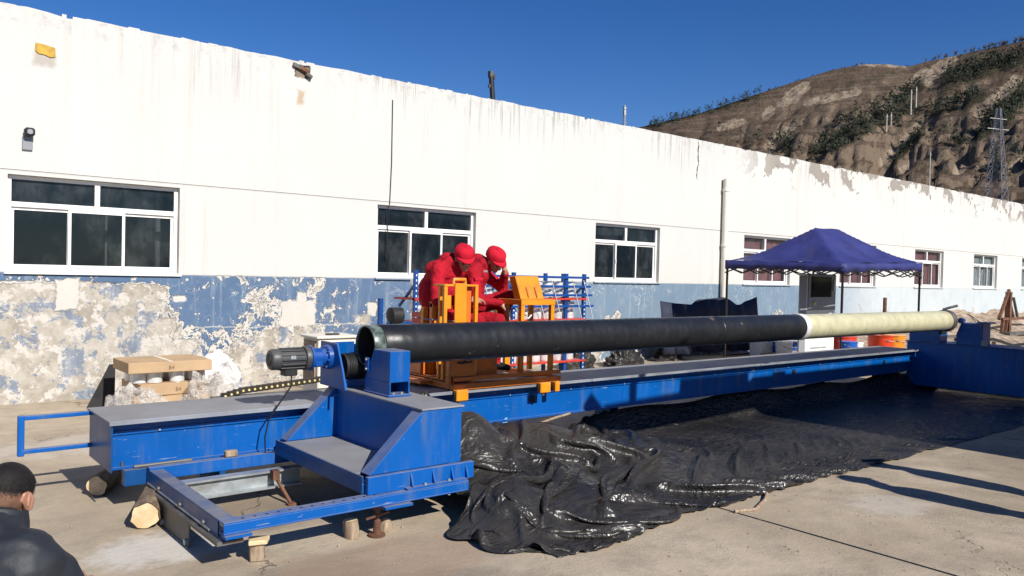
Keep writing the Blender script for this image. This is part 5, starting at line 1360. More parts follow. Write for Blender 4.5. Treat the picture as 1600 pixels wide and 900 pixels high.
# canopy tent
cr = [(13.35, 7.2), (16.6, 7.3), (16.25, 9.47), (12.95, 9.37)]
ez = [1.85, 1.94, 1.95, 1.89]; AP = 2.73; VH = 0.17
def quad(v4, s, t): return v4[0] * (1 - s) * (1 - t) + v4[1] * s * (1 - t) + v4[2] * s * t + v4[3] * (1 - s) * t
tn = thing('canopy_tent', (14.8, 8.3, 0), 'dark blue pop-up canopy on thin dark legs', 'canopy')
b = MB(); nu, nv = 48, 44
for i in range(nu + 1):
    for j in range(nv + 1):
        u = -1 + 2 * i / nu; v = -1 + 2 * j / nv
        ur = 0.30; d = max(abs(v), max(0.0, abs(u) - ur) / (1 - ur))
        hgt = (1 - d) ** 1.28
        sag = -0.045 * math.sin(min(1, (1 - d) * 1.6) * math.pi) * abs(math.cos(math.pi / 2 * (u if abs(v) >= d - 1e-6 else v)))
        x = quad([q[0] for q in cr], (u + 1) / 2, (v + 1) / 2); y = quad([q[1] for q in cr], (u + 1) / 2, (v + 1) / 2); E1 = quad(ez, (u + 1) / 2, (v + 1) / 2) + VH
        z = E1 + (AP - E1) * hgt + sag + 0.012 * math.sin(u * 9 + v * 7)
        b.v.append((x, y, z))
for i in range(nu):
    for j in range(nv): q = i * (nv + 1) + j; b.f.append((q, q + nv + 1, q + nv + 2, q + 1)); b.mi.append(0)
o = b.build('roof_cloth', M['canvas'], tn, 30)
b = MB()
def valance(pa, pb, ea, eb, n=40):
    for k in range(n + 1):
        t_ = k / n; E0 = ea + (eb - ea) * t_; E1 = E0 + VH; x = pa[0] + (pb[0] - pa[0]) * t_; y = pa[1] + (pb[1] - pa[1]) * t_
        bl = 0.012 * math.sin(t_ * 37); s_ = 0.028 * math.sin(t_ * math.pi)
        nx_, ny_ = (pb[1] - pa[1]), -(pb[0] - pa[0]); L = math.hypot(nx_, ny_); nx_ /= L; ny_ /= L
        b.v.append((x + nx_ * 0.004, y + ny_ * 0.004, E1 - 0.0 - s_ * 0.2)); b.v.append((x + nx_ * bl, y + ny_ * bl, E0 + s_ + 0.008 * math.sin(t_ * 23)))
    s0 = len(b.v) - 2 * (n + 1)
    for k in range(n): b.f.append((s0 + 2 * k, s0 + 2 * k + 1, s0 + 2 * k + 3, s0 + 2 * k + 2)); b.mi.append(0)
for k in range(4): valance(cr[k], cr[(k + 1) % 4], ez[k], ez[(k + 1) % 4])
o = b.build('valance', M['canvas'], tn, True)
md = o.modifiers.new('thick', 'SOLIDIFY'); md.thickness = 0.004
for (x, y) in cr:
    ix = 0.03 if x < 15 else -0.03; iy = 0.03 if y < 8.5 else -0.03
    b = MB(); b.box(x + ix - 0.016, x + ix + 0.016, y + iy - 0.016, y + iy + 0.016, 0.85, 2.0); b.box(x + ix - 0.012, x + ix + 0.012, y + iy - 0.012, y + iy + 0.012, 0.01, 0.85)
    b.box(x + ix - 0.05, x + ix + 0.05, y + iy - 0.05, y + iy + 0.05, 0.0, 0.01); b.build('leg', M['dark'], tn)
for k in range(4):
    pa, pb = cr[k], cr[(k + 1) % 4]
    b = MB(); ns = 6
    for s_ in range(ns):
        for z0, z1 in ((1.82, 1.95), (1.95, 1.82)):
            t0, t1 = s_ / ns, (s_ + 1) / ns
            b.bar((pa[0] + (pb[0] - pa[0]) * t0, pa[1] + (pb[1] - pa[1]) * t0, z0), (pa[0] + (pb[0] - pa[0]) * t1, pa[1] + (pb[1] - pa[1]) * t1, z1), 0.012, 0.022)
    b.build('scissor_truss', M['dark'], tn)
# control cabinet beneath the canopy
cb_ = thing('control_cabinet', (14.95, 8.75, 0), 'grey and white control cabinet with a dark screen under the canopy', 'cabinet')
b = MB(); b.box(14.42, 15.50, 8.52, 8.66, 0.0, 1.84); b.build('body', M['white'], cb_, bevel=0.01)
b = MB(); b.box(14.20, 14.415, 8.52, 8.56, 0.0, 1.80); b.build('side_door', M['grey'], cb_, bevel=0.006)
b = MB(); b.box(14.46, 15.47, 8.495, 8.518, 1.12, 1.83); b.build('front_panel', M['grey'], cb_, bevel=0.006)
b = MB(); b.box(14.52, 15.30, 8.488, 8.4935, 1.38, 1.79); b.build('screen', M['glass_far'], cb_)
b = MB(); b.box(14.53, 15.29, 8.4885 + 0.006, 8.4945, 1.385, 1.785); b.build('screen_back', M['dark'], cb_)
b = MB(); b.cyl((14.66, 8.465, 1.26), (14.66, 8.495, 1.26), 0.035, n=14); b.build('knob', M['yellowdot'], cb_)
b = MB(); b.box(15.34, 15.42, 8.47, 8.494, 1.5, 1.72); b.build('handle', M['steel'], cb_)
for z, tt in ((0.36, 0.55),):
    b = MB(); b.box(14.6, 15.2, 8.5195 - 0.004, 8.5195, z, z + 0.03); b.build('vent_strip', M['grey'], cb_)
# posts and trestles at the far right
def gz(x, y): return 0.55 * max(0, min(1, (x - 19.5) / 6)) * max(0, min(1, (y - (WY - 3.4)) / 3.5)) ** 1.7
p = at_y(1383, 465, 9.6)
b = MB(); b.cyl((p.x, 9.6, 0), (p.x, 9.6, p.z), 0.045, n=10); tag(b.build('rusty_post', M['rust']), 'short rusty post standing behind the cream pipe end', 'post')
t = thing('steel_trestle', (27.5, 9.6, 0.3), 'rusty steel trestle with a tall post at the far right', 'trestle')
p = at_y(1578, 456, 9.6); q = at_y(1578, 498, 9.6); e_ = at_y(1602, 498, 9.6)
b = MB(); b.box(p.x - 0.08, p.x + 0.08, 9.55, 9.7, 0.2, p.z); b.build('post', M['rust'], t)
b = MB(); b.bar((p.x, 9.62, q.z + 0.9), (p.x - 0.75, 9.62, q.z), 0.08, 0.08); b.build('brace', M['rust'], t)
b = MB(); b.bar((p.x - 0.6, 9.62, q.z), (p.x + 3.4, 9.62, q.z), 0.12, 0.08); b.build('beam', M['rust'], t)
for xx in (p.x - 0.4, p.x - 0.1, p.x + 3):
    b = MB(); b.bar((xx, 9.62, q.z), (xx - 0.2, 9.62, 0.0), 0.08, 0.08); b.build('leg', M['rust'], t)
b = MB(); b.bar((p.x - 0.9, 9.4, 0.24), (p.x + 4, 9.2, 0.2), 0.3, 0.08); b.build('foot_beam', M['steel_dark'], t)
for k in range(3):
    b = MB(); b.bar((p.x + 0.9 + 0.35 * k, 9.9, q.z), (p.x + 0.5 + 0.35 * k, 9.9, q.z + 0.65), 0.07, 0.05); b.build('slat', M['steel_dark'], t)
b = MB(); b.tube([at_y(1536, 531, 7.2), at_y(1552, 530, 7.2), at_y(1566, 534, 7.2), at_y(1582, 540, 7.2), at_y(1612, 536, 7.2)], 0.035, 8)
tag(b.build('black_hose', M['cable'], None, True), 'thick black hose running behind the tailstock', 'hose')
t = thing('hose_stand', (at_y(1553, 535, 7.2).x, 7.2, 0), 'small dark stand holding up the black hose', 'stand')
p = at_y(1553, 532, 7.2)
for s_ in (-0.14, 0.12):
    b = MB(); b.bar((p.x, 7.2, p.z - 0.03), (p.x + s_, 7.2, 0.0), 0.06, 0.06); b.build('leg', M['steel_dark'], t)
t = thing('rail_stand', (at_y(1480, 536, 7.6).x, 7.6, 0), 'low rusty rail stand seen through the tailstock gap', 'stand')
p = at_y(1470, 527, 7.6); q = at_y(1497, 527, 7.6)
b = MB(); b.bar((p.x - 0.8, 7.6, p.z), (q.x + 0.6, 7.6, p.z), 0.06, 0.06); b.build('rail', M['steel_dark'], t)
for xx in (p.x - 0.6, q.x - 0.1):
    b = MB(); b.bar((xx, 7.6, p.z - 0.03), (xx, 7.6, 0), 0.06, 0.06); b.build('leg', M['rust'], t)
# ================================================================== PEOPLE
def cap_mesh(b, p0, p1, r0, r1, n=12):
    p0, p1 = Vector(p0), Vector(p1); d = (p1 - p0); L = d.length; d.normalize()
    pts = []; rs = []
    for k in range(5):
        a_ = math.pi / 2 * k / 4; pts.append(p0 - d * r0 * math.cos(a_)); rs.append(max(r0 * math.sin(a_), 1e-4))
    for k in range(5):
        a_ = math.pi / 2 * (1 - k / 4); pts.append(p1 + d * r1 * math.cos(a_)); rs.append(max(r1 * math.sin(a_), 1e-4))
    b.tube(pts, rs, n)
def ell_mesh(b, c, r, R, n=16):
    s0 = len(b.v); b.ball((0, 0, 0), r, n, 10)
    Mx = Matrix.Translation(c) @ (R.to_4x4() if R is not None else Matrix.Identity(4)); b.xf(Mx, s0)
def grow(prims, Mw, mats, voxel, smooth, wr=0.0):
    """one continuous surface over capsules and ellipsoids; returns a mesh in world space"""
    b = MB()
    for p in prims:
        if p[0] == 'cap': cap_mesh(b, *p[1:5])
        else: ell_mesh(b, *p[1:4])
    me = bpy.data.meshes.new('tmp'); me.from_pydata(b.v, [], b.f); me.update()
    ob = bpy.data.objects.new('tmp', me); COL.objects.link(ob)
    md = ob.modifiers.new('r', 'REMESH'); md.mode = 'VOXEL'; md.voxel_size = voxel
    md = ob.modifiers.new('s', 'SMOOTH'); md.factor = 0.5; md.iterations = smooth
    dg = bpy.context.evaluated_depsgraph_get(); out = bpy.data.meshes.new_from_object(ob.evaluated_get(dg)); bpy.data.objects.remove(ob)
    n = len(out.vertices); co = np.empty(n * 3); out.vertices.foreach_get('co', co); co = co.reshape(-1, 3)
    nf = len(out.polygons); fc = np.empty(nf * 3); out.polygons.foreach_get('center', fc); fc = fc.reshape(-1, 3)
    def sdf(P):
        best = np.full(len(P), 1e9); mi = np.zeros(len(P), int)
        for p in prims:
            if p[0] == 'cap':
                a_, c_ = np.array(p[1]), np.array(p[2]); d = c_ - a_; t_ = np.clip(((P - a_) @ d) / max(d @ d, 1e-9), 0, 1)
                s_ = np.linalg.norm(P - a_ - t_[:, None] * d, axis=1) - (p[3] + (p[4] - p[3]) * t_); m_ = p[5]
            else:
                q = P - np.array(p[1])
                if p[3] is not None: q = q @ np.array(p[3])
                r = np.array(p[2]); s_ = (np.linalg.norm(q / r, axis=1) - 1) * r.min(); m_ = p[4]
            k = s_ < best; best = np.where(k, s_, best); mi = np.where(k, m_, mi)
        return mi
    mi = sdf(fc)
    if wr:
        nv = np.empty(n * 3); out.vertices.foreach_get('normal', nv); nv = nv.reshape(-1, 3)
        vm = sdf(co)
        w_ = fbm(co[:, 0] * 9 + co[:, 2] * 5, co[:, 1] * 9 + co[:, 2] * 12, 3, 5) - 0.5
        w2 = np.abs(fbm(co[:, 2] * 16 + co[:, 0] * 4, co[:, 1] * 7 - co[:, 0] * 6, 3, 9) - 0.5)
        co = co + nv * ((w_ * 2 - w2 * 1.6) * wr * (vm == 0))[:, None]
        out.vertices.foreach_set('co', co.reshape(-1))
    out.materials.clear()
    for m_ in mats: out.materials.append(m_)
    out.polygons.foreach_set('material_index', mi.astype(np.int32))
    out.polygons.foreach_set('use_smooth', [True] * nf)
    out.transform(Mw); out.update()
    return out
def join_meshes(ms):
    bm = bmesh.new(); ids = []
    for m_ in ms:
        bm.from_mesh(m_); q = np.empty(len(m_.polygons), np.int32); m_.polygons.foreach_get('material_index', q); ids.append(q)
    out = bpy.data.meshes.new('body')
    bm.to_mesh(out); bm.free()
    for m_ in ms[0].materials: out.materials.append(m_)
    out.polygons.foreach_set('material_index', np.concatenate(ids))
    out.update(); return out
def hand(prims, wrist, d, palmn, side, curl, sc=1.0, m_=1):
    """d: direction of the fingers, palmn: palm normal, side +1/-1: where the thumb leaves"""
    w_ = Vector(wrist); d = Vector(d).normalized(); pn = Vector(palmn); pn = (pn - d * pn.dot(d)).normalized(); s_ = d.cross(pn) * side
    prims.append(('cap', tuple(w_), tuple(w_ + d * 0.03), 0.026 * sc, 0.03 * sc, m_))
    for k, (off, L, r) in enumerate(((-0.030, 0.070, .0085), (-0.010, 0.080, .009), (0.010, 0.076, .009), (0.029, 0.062, .008))):
        b0 = w_ + d * 0.035 + s_ * (-off) * 0.8; kn = w_ + d * 0.088 + s_ * (-off)
        prims.append(('cap', tuple(b0), tuple(kn), 0.015 * sc, 0.0115 * sc, m_))
        dd = d; p = kn
        for q, fr_ in enumerate((0.45, 0.32, 0.23)):
            dd = (dd * math.cos(curl * (0.6 + 0.4 * q)) + pn * math.sin(curl * (0.6 + 0.4 * q))).normalized(); p2 = p + dd * L * fr_
            prims.append(('cap', tuple(p), tuple(p2), r * sc, r * 0.92 * sc, m_)); p = p2
    tb = w_ + d * 0.03 + s_ * 0.026; t1 = tb + (d * 0.55 + s_ * 0.8).normalized() * 0.038; t2 = t1 + (d * 0.9 + s_ * 0.25 + pn * 0.35).normalized() * 0.030
    prims.append(('cap', tuple(tb), tuple(t1), 0.013 * sc, 0.0105 * sc, m_)); prims.append(('cap', tuple(t1), tuple(t2), 0.0105 * sc, 0.009 * sc, m_))
def head_prims(c, Rm_, m_=1, hm=None):
    c = Vector(c)
    def P(x, y, z): return tuple(c + Rm_ @ Vector((x, y, z)))
    L = [('ell', P(-0.012, 0, 0.022), (0.094, 0.076, 0.092), Rm_, m_), ('ell', P(0.022, 0, -0.035), (0.064, 0.058, 0.075), Rm_, m_), ('ell', P(0.05, 0, -0.085), (0.032, 0.035, 0.026), Rm_, m_),
         ('cap', P(0.078, 0, 0.012), P(0.100, 0, -0.028), 0.010, 0.014, m_), ('cap', P(0.072, -0.035, 0.022), P(0.072, 0.035, 0.022), 0.014, 0.014, m_),
         ('cap', P(0.076, -0.018, -0.062), P(0.076, 0.018, -0.062), 0.009, 0.009, m_)]
    for s_ in (-1, 1):
        L.append(('ell', P(-0.008, s_ * 0.081, -0.012), (0.020, 0.010, 0.034), Rm_, m_)); L.append(('ell', P(0.058, s_ * 0.032, -0.022), (0.026, 0.024, 0.028), Rm_, m_))
    return L
def hat(c, Rm_, mat, root):
    c = Vector(c); b = MB()
    prof = [(0.0, 0.10), (0.045, 0.099), (0.08, 0.088), (0.099, 0.064), (0.105, 0.03), (0.104, 0.004), (0.096, 0.004)]
    s0 = len(b.v); b.lathe(prof, (0, 0, 0), n=26)
    for i in range(s0, len(b.v)):
        x, y, z = b.v[i]; k_ = 1 + 0.05 * math.sin(x * 61 + z * 40) * math.cos(y * 53 - z * 30); b.v[i] = ((x * 1.06 - 0.012) * k_, y * 0.94 * k_, z * (1 + 0.06 * math.sin(x * 30)))
    # short peak
    n = 14
    for j, r_ in enumerate((0.10, 0.165)):
        for k in range(n + 1):
            a_ = -1.05 + 2.1 * k / n
            x = math.cos(a_) * (0.108 if j == 0 else 0.108 + 0.045 * math.cos(a_ * 1.2)); y = math.sin(a_) * (0.102 if j == 0 else 0.108)
            b.v.append((x - 0.008, y, 0.026 - 0.022 * j))
    q = len(b.v) - 2 * (n + 1)
    for k in range(n): b.f.append((q + k, q + k + 1, q + n + 2 + k, q + n + 1 + k)); b.mi.append(0)
    b.xf(Matrix.Translation(c) @ Rm_.to_4x4())
    o = b.build('hat', mat, root, 50)
    md = o.modifiers.new('t', 'SOLIDIFY'); md.thickness = 0.006
    return o
def Rot(yaw, pitch=0.0, roll=0.0):
    return (Matrix.Rotation(yaw, 3, 'Z') @ Matrix.Rotation(pitch, 3, 'Y') @ Matrix.Rotation(roll, 3, 'X'))
def person(name, org, yaw, prims, hands, head_c, head_R, mats, label, hatmat=None, wr=0.011, group=None, facew=True):
    Mw = Matrix.Translation(org) @ Matrix.Rotation(yaw, 4, 'Z')
    root = thing(name, org, label, 'person', group)
    big = 1.35 if mats[0] is M['jacket'] else 1.0
    ms = [grow(prims, Mw, mats, 0.013, 9, wr)]
    hp = head_prims(head_c, head_R)
    if big > 1:
        for s_ in (-1, 1): hp.append(('ell', tuple(Vector(head_c) + head_R @ Vector((-0.014, s_ * 0.088, -0.014))), (0.021, 0.008, 0.033), head_R @ Rot(s_ * 0.5, -0.2), 1)); hp.append(('ell', tuple(Vector(head_c) + head_R @ Vector((-0.030, s_ * 0.094, -0.008))), (0.006, 0.008, 0.030), head_R @ Rot(0, -0.2), 1))
    nk = Vector(head_c) + head_R @ Vector((-0.02, 0, -0.06))
    hp.append(('cap', tuple(nk), tuple(Vector(prims[0][2])), 0.052, 0.058, 1))
    ms.append(grow(hp, Mw, mats, 0.006, 3))
    if hands: ms.append(grow(hands, Mw, mats, 0.0042, 2))
    me = join_meshes(ms); me.polygons.foreach_set('use_smooth', [True] * len(me.polygons))
    link(bpy.data.objects.new('body', me), root)
    R4 = Matrix.Rotation(yaw, 3, 'Z') @ head_R; hc = Mw @ Vector(head_c)
    if hatmat: hat(hc + R4 @ Vector((-0.004, 0, 0.034)), R4, hatmat, root)
    for s_ in (-1, 1):
        e_ = MB(); e_.ball(hc + R4 @ Vector((0.077, s_ * 0.032, -0.004)), (0.010, 0.013, 0.008), 8, 6); e_.build('eye', M['dark'], root)
    return root, Mw, R4, hc
RM = [M['red_cloth'], M['skin'], M['shoe']]
# ---- left worker: sits hunched, arms folded over the knees, head bowed
hdR = Rot(-0.55, 0.62, 0.1)
A = [('cap', (0.12, 0, 0.48), (0.25, 0.0, 0.63), 0.15, 0.085, 0), ('ell', (0, 0, 0.12), (0.15, 0.185, 0.13), None, 0), ('cap', (0.02, 0, 0.18), (0.09, 0, 0.40), 0.150, 0.165, 0), ('cap', (0.16, -0.13, 0.58), (0.16, 0.13, 0.58), 0.105, 0.105, 0),
     ('cap', (0.18, 0.19, 0.57), (0.22, 0.27, 0.29), 0.078, 0.064, 0), ('cap', (0.22, 0.27, 0.29), (0.42, 0.09, 0.31), 0.062, 0.048, 0), ('cap', (0.18, -0.19, 0.57), (0.24, -0.27, 0.29), 0.078, 0.064, 0), ('cap', (0.24, -0.27, 0.29), (0.44, -0.06, 0.30), 0.062, 0.048, 0),
     ('cap', (0.02, 0.10, 0.10), (0.44, 0.13, 0.10), 0.100, 0.078, 0), ('cap', (0.02, -0.10, 0.10), (0.44, -0.12, 0.10), 0.100, 0.078, 0), ('cap', (0.44, 0.13, 0.10), (0.42, 0.13, -0.30), 0.072, 0.055, 0), ('cap', (0.44, -0.12, 0.10), (0.42, -0.12, -0.30), 0.072, 0.055, 0),
     ('cap', (0.41, 0.13, -0.355), (0.54, 0.14, -0.37), 0.042, 0.036, 2), ('cap', (0.41, -0.12, -0.355), (0.54, -0.13, -0.37), 0.042, 0.036, 2),
     ('cap', (0.23, -0.09, 0.67), (0.23, 0.09, 0.67), 0.06, 0.06, 0), ('cap', (0.17, -0.06, 0.69), (0.17, 0.06, 0.69), 0.07, 0.07, 0), ('cap', (0.11, -0.13, 0.57), (0.11, 0.13, 0.57), 0.115, 0.115, 0), ('ell', (0.03, 0, 0.36), (0.175, 0.225, 0.24), None, 0)]
hA = []
hand(hA, (0.44, 0.06, 0.31), (0.6, -0.7, 0.1), (-0.3, 0, -1), 1, 0.7); hand(hA, (0.46, -0.03, 0.30), (0.5, 0.7, 0.1), (-0.3, 0, -1), -1, 0.7)
rA = person('person', (4.49, 6.68, 1.135), math.radians(-72), A, hA, (0.345, 0.0, 0.695), hdR, RM, 'person in red coveralls and red cap sitting hunched on the left of the carriage bench', M['red_hat'])
# ---- right worker: head in the left hand, right forearm on the knee
hdB = Rot(-0.40, 0.70, 0.3)
B = [('cap', (0.13, 0, 0.48), (0.26, 0, 0.63), 0.15, 0.085, 0), ('ell', (0, 0, 0.12), (0.15, 0.18, 0.13), None, 0), ('cap', (0.02, 0, 0.18), (0.10, 0, 0.40), 0.145, 0.16, 0), ('cap', (0.17, -0.13, 0.57), (0.17, 0.13, 0.57), 0.102, 0.102, 0),
     ('cap', (0.19, 0.19, 0.56), (0.40, 0.23, 0.42), 0.076, 0.062, 0), ('cap', (0.40, 0.23, 0.42), (0.455, 0.06, 0.56), 0.060, 0.045, 0), ('cap', (0.19, -0.19, 0.56), (0.24, -0.25, 0.29), 0.077, 0.063, 0), ('cap', (0.24, -0.25, 0.29), (0.45, -0.16, 0.27), 0.061, 0.047, 0),
     ('cap', (0.02, 0.10, 0.16), (0.50, 0.14, 0.33), 0.100, 0.080, 0), ('cap', (0.02, -0.10, 0.10), (0.45, -0.14, 0.10), 0.100, 0.080, 0), ('cap', (0.50, 0.14, 0.33), (0.34, 0.13, -0.08), 0.072, 0.055, 0), ('cap', (0.45, -0.14, 0.10), (0.42, -0.14, -0.30), 0.072, 0.055, 0),
     ('cap', (0.34, 0.13, -0.14), (0.47, 0.14, -0.16), 0.042, 0.036, 2), ('cap', (0.42, -0.14, -0.355), (0.55, -0.15, -0.37), 0.042, 0.036, 2),
     ('cap', (0.24, -0.09, 0.67), (0.24, 0.09, 0.67), 0.06, 0.06, 0), ('cap', (0.18, -0.06, 0.69), (0.18, 0.06, 0.69), 0.075, 0.075, 0), ('cap', (0.11, -0.13, 0.57), (0.11, 0.13, 0.57), 0.112, 0.112, 0), ('ell', (0.03, 0, 0.36), (0.17, 0.215, 0.24), None, 0)]
hB = []
hand(hB, (0.46, 0.04, 0.57), (-0.05, -0.25, 1.0), (-1, 0.1, 0), 1, 0.35); hand(hB, (0.46, -0.15, 0.265), (0.7, 0.25, -0.75), (-0.4, 0.2, -0.9), 1, 0.5)
rB = person('person', (4.82, 6.72, 1.135), math.radians(-50), B, hB, (0.36, -0.01, 0.69), hdB, RM, 'person in red coveralls and red cap resting the face on one hand', M['red_hat'])
# sewn-on details laid on the cloth
bpy.context.view_layer.update()
def sew(rp, name, u, v, w_, h_, mat, tilt=0.0):
    bo = [c for c in rp[0].children if c.name.startswith('body')][0]
    d = ray(u, v).normalized(); Mi = bo.matrix_world.inverted()
    ok, p, nrm, _i = bo.ray_cast(Mi @ Vector((0, 0, CAMH)), Mi.to_3x3() @ d)
    if not ok: return
    p = bo.matrix_world @ p; q = nrm.to_track_quat('Z', 'Y').to_matrix().to_4x4()
    b = MB(); b.box(-w_ / 2, w_ / 2, -h_ / 2, h_ / 2, -0.004, 0.006); b.xf(Matrix.Translation(p) @ q @ Matrix.Rotation(tilt, 4, 'Z')); b.build(name, mat, rp[0], bevel=0.002)
sew(rB, 'chest_badge', 757, 424, 0.075, 0.022, M['grey']); sew(rB, 'pocket_flap', 748, 436, 0.10, 0.035, M['red_hat']); sew(rA, 'pocket_flap', 704, 432, 0.11, 0.035, M['red_hat']); sew(rA, 'cuff', 738, 455, 0.03, 0.09, M['dark'])
# ---- man in the foreground: squatting, seen from behind
JM = [M['jacket'], M['skin'], M['trousers'], M['shoe']]
hdC = Rot(-0.05, 0.35, 0.0)
Cp = [('cap', (0.10, 0, 0.56), (0.215, 0, 0.775), 0.18, 0.085, 0), ('cap', (0.10, -0.15, 0.68), (0.10, 0.15, 0.68), 0.13, 0.13, 0), ('cap', (0.17, 0, 0.73), (0.15, 0, 0.72), 0.13, 0.15, 0), ('ell', (-0.02, 0, 0.27), (0.17, 0.20, 0.15), None, 0), ('cap', (-0.02, 0, 0.30), (0.10, 0, 0.50), 0.175, 0.185, 0), ('cap', (0.15, -0.14, 0.63), (0.15, 0.14, 0.63), 0.125, 0.125, 0),
      ('cap', (0.17, 0.20, 0.62), (0.26, 0.31, 0.38), 0.095, 0.08, 0), ('cap', (0.26, 0.31, 0.38), (0.50, 0.16, 0.44), 0.075, 0.055, 0), ('cap', (0.17, -0.20, 0.62), (0.26, -0.31, 0.38), 0.095, 0.08, 0), ('cap', (0.26, -0.31, 0.38), (0.50, -0.16, 0.44), 0.075, 0.055, 0),
      ('cap', (-0.02, 0.11, 0.25), (0.40, 0.20, 0.42), 0.10, 0.078, 2), ('cap', (-0.02, -0.11, 0.25), (0.40, -0.20, 0.42), 0.10, 0.078, 2), ('cap', (0.40, 0.20, 0.42), (0.16, 0.17, 0.10), 0.07, 0.052, 2), ('cap', (0.40, -0.20, 0.42), (0.16, -0.17, 0.10), 0.07, 0.052, 2),
      ('cap', (0.14, 0.17, 0.045), (0.32, 0.19, 0.04), 0.045, 0.04, 3), ('cap', (0.14, -0.17, 0.045), (0.32, -0.19, 0.04), 0.045, 0.04, 3)]
hC = []
hand(hC, (0.53, 0.13, 0.45), (0.7, -0.6, 0.2), (0, -0.3, -1), 1, 0.6); hand(hC, (0.53, -0.13, 0.45), (0.7, 0.6, 0.2), (0, 0.3, -1), -1, 0.6)
org = Vector((0.27, 3.12, 0)); yawC = math.radians(52)
root, Mw, R4, hc = person('person', org, yawC, Cp, hC, (0.275, 0, 0.86), hdC, JM, 'person with short black hair and black jacket squatting in the near left corner', None, 0.010)
# hair cap
b = MB(); s0 = 0; n, mn = 40, 24
rs = random.Random(6); fade = []
for i in range(mn + 1):
    ph = -1.15 + (math.pi / 2 + 1.15) * i / mn
    for k in range(n):
        t_ = 2 * math.pi * k / n
        d = Vector((math.cos(ph) * math.cos(t_), math.cos(ph) * math.sin(t_), math.sin(ph)))
        keep = 1.0
        # hairline: high over the face and round the ears, lower at the nape
        face = d.x > 0.35 and d.z < 0.35
        ear = abs(d.y) > 0.6 and d.z < 0.02 and d.x > -0.5
        low = d.z < -0.66
        s_ = 0.965 if (face or ear or low) else (1.06 if d.z > 0.25 else 1.06 - 0.045 * min(1, (0.25 - d.z) / 0.6))
        s_ += rs.uniform(-0.006, 0.006); fade.append(max(0.0, min(1.0, (d.z + 0.42) / 0.5)))
        b.v.append((-0.012 + 0.096 * d.x * s_, 0.079 * d.y * s_, 0.022 + 0.095 * d.z * s_))
for i in range(mn):
    for k in range(n): b.f.append((i * n + k, i * n + (k + 1) % n, (i + 1) * n + (k + 1) % n, (i + 1) * n + k)); b.mi.append(0)
b.xf(Matrix.Translation(hc) @ R4.to_4x4())
ho = b.build('hair', M['hair_fade'], root, True)
at = ho.data.attributes.new('fade', 'FLOAT', 'POINT'); at.data.foreach_set('value', fade)
hs_ = MB(); rs = random.Random(8)
for _ in range(9000):      # short hair strands
    while True:
        d = Vector((rs.gauss(0, 1), rs.gauss(0, 1), rs.gauss(0, 1))).normalized()
        if d.z < -0.5 or (d.x > 0.35 and d.z < 0.4) or (abs(d.y) > 0.6 and d.z < 0.02 and d.x > -0.5): continue
        if d.z < 0.2 and rs.random() > max(0, (d.z + 0.3) / 0.5): continue
        break
    L = 0.014 if d.z > 0.3 else 0.004 + 0.008 * max(0, d.z + 0.55)
    p = Vector((-0.012 + 0.100 * d.x, 0.0825 * d.y, 0.022 + 0.099 * d.z)); q = p + (d * 0.35 + Vector((0.1, 0, -0.75)) + Vector((rs.uniform(-.25, .25), rs.uniform(-.25, .25), rs.uniform(-.25, .25)))).normalized() * L
    s_ = d.cross(Vector((rs.uniform(-1, 1), rs.uniform(-1, 1), rs.uniform(-1, 1)))).normalized() * 0.0011
    hs_.add([p - s_, p + s_, q], [(0, 1, 2)])
hs_.xf(Matrix.Translation(hc) @ R4.to_4x4())
tag(hs_.build('hair_strands', M['hair'], root), None, None, None, 'stuff')
# collar
b = MB(); nb = Mw @ Vector((0.215, 0, 0.785)); ax = (Matrix.Rotation(yawC, 3, 'Z') @ Vector((0.35, 0, 1))).normalized()
prof = [(0.105, -0.035), (0.098, 0.01), (0.088, 0.045), (0.078, 0.045), (0.080, -0.02)]
b.lathe(prof, (0, 0, 0), n=30); b.f = b.f[:-2]; b.mi = b.mi[:-2]
b.xf(Matrix.Translation(nb) @ ax.to_track_quat('Z', 'Y').to_matrix().to_4x4()); b.build('collar', M['jacket'], root, True)
# two bystanders and an added stand-in truck right of the camera's view; their shadows fall into the picture
SM = [M['trousers'], M['skin'], M['shoe']]
Sp = [('cap', (0, 0, 1.22), (0.0, 0, 1.42), 0.15, 0.08, 0), ('cap', (0, 0, 0.95), (0, 0, 1.25), 0.15, 0.17, 0), ('cap', (0, -0.14, 1.35), (0, 0.14, 1.35), 0.09, 0.09, 0)]
for s_ in (-1, 1):
    Sp += [('cap', (0, s_ * 0.2, 1.36), (0.02, s_ * 0.26, 1.08), 0.06, 0.052, 0), ('cap', (0.02, s_ * 0.26, 1.08), (0.08, s_ * 0.22, 0.86), 0.05, 0.042, 0),
           ('cap', (0, s_ * 0.07, 0.92), (0.02, s_ * 0.06, 0.5), 0.09, 0.068, 0), ('cap', (0.02, s_ * 0.06, 0.5), (0, s_ * 0.06, 0.1), 0.065, 0.05, 0), ('cap', (-0.02, s_ * 0.11, 0.045), (0.14, s_ * 0.12, 0.04), 0.045, 0.04, 2)]
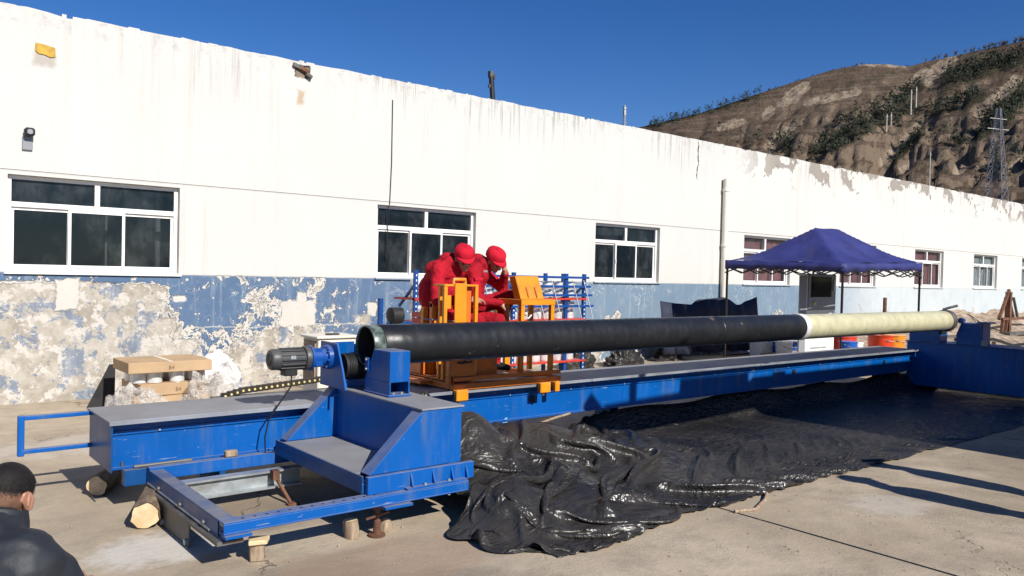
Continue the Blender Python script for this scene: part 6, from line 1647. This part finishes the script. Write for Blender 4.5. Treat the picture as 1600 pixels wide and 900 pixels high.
for ox, oy, yw, lb in ((6.72, 1.10, 8, 'person standing in the yard whose shadow reaches the tarpaulin, nearer one'), (7.50, 1.30, 172, 'person standing in the yard whose shadow reaches the tarpaulin, farther one')):
    hh = []
    for s_ in (-1, 1): hand(hh, (0.08, s_ * 0.22, 0.84), (0.2, 0, -1), (0, -s_, 0), 1, 0.4)
    person('person', (ox, oy, 0), math.radians(yw), Sp, hh, (0.03, 0, 1.58), Rot(0, 0.1, 0), SM, lb, M['hair'], 0.01)
tr = thing('shadow_truck', (12, 0.8, 0), 'stand-in truck with boom, added out of view to cast the right-hand shade', 'truck')
b = MB(); b.box(8.95, 15.5, -0.3, 1.95, 0.75, 3.30); b.build('cargo_box', M['truck'], tr, bevel=0.03)
b = MB(); b.prism([(15.6, 0.6), (17.4, 0.6), (17.4, 1.6), (17.0, 2.7), (15.6, 2.7)], 'y', -0.3, 1.95); b.build('cab', M['bucket_blue'], tr, bevel=0.04)
b = MB(); b.box(9.0, 17.3, 0.2, 1.4, 0.55, 0.74); b.build('chassis', M['dark'], tr)
for wx in (10.2, 11.4, 16.6):
    for wy in (-0.25, 1.62):
        b = MB(); b.lathe([(0.28, 0), (0.46, 0.02), (0.48, 0.06), (0.48, 0.22), (0.46, 0.26), (0.28, 0.28)], (wx, wy, 0.48), 'y', 24); wo = b.build('wheel', M['dark'], tr, 40)
        b = MB(); b.lathe([(0.05, 0.0), (0.26, 0.01), (0.26, 0.27), (0.05, 0.28)], (wx, wy, 0.48), 'y', 18); b.build('rim', M['steel'], wo)
b = MB(); b.bar((9.6, 1.0, 3.31), (9.6, 1.0, 3.88), 0.3, 0.3, up=(1, 0, 0)); b.bar((9.7, 1.0, 3.73), (6.3, 1.0, 3.61), 0.25, 0.24); b.build('boom', M['copper'], tr)  # boom and gear placed and shaped for the shadow on the bed
b = MB(); b.bar((8.9, 1.0, 3.78), (7.55, 1.0, 3.78), 0.3, 0.26); b.bar((6.75, 1.0, 3.61), (6.75, 1.0, 4.03), 0.12, 0.12, up=(1, 0, 0)); b.bar((6.3, 1.0, 3.61), (6.05, 1.0, 3.85), 0.16, 0.16); b.bar((6.2, 1.0, 3.69), (6.2, 1.0, 3.1), 0.05, 0.05, up=(1, 0, 0)); b.build('boom_gear', M['dark'], tr)
S.cycles.use_denoising = True
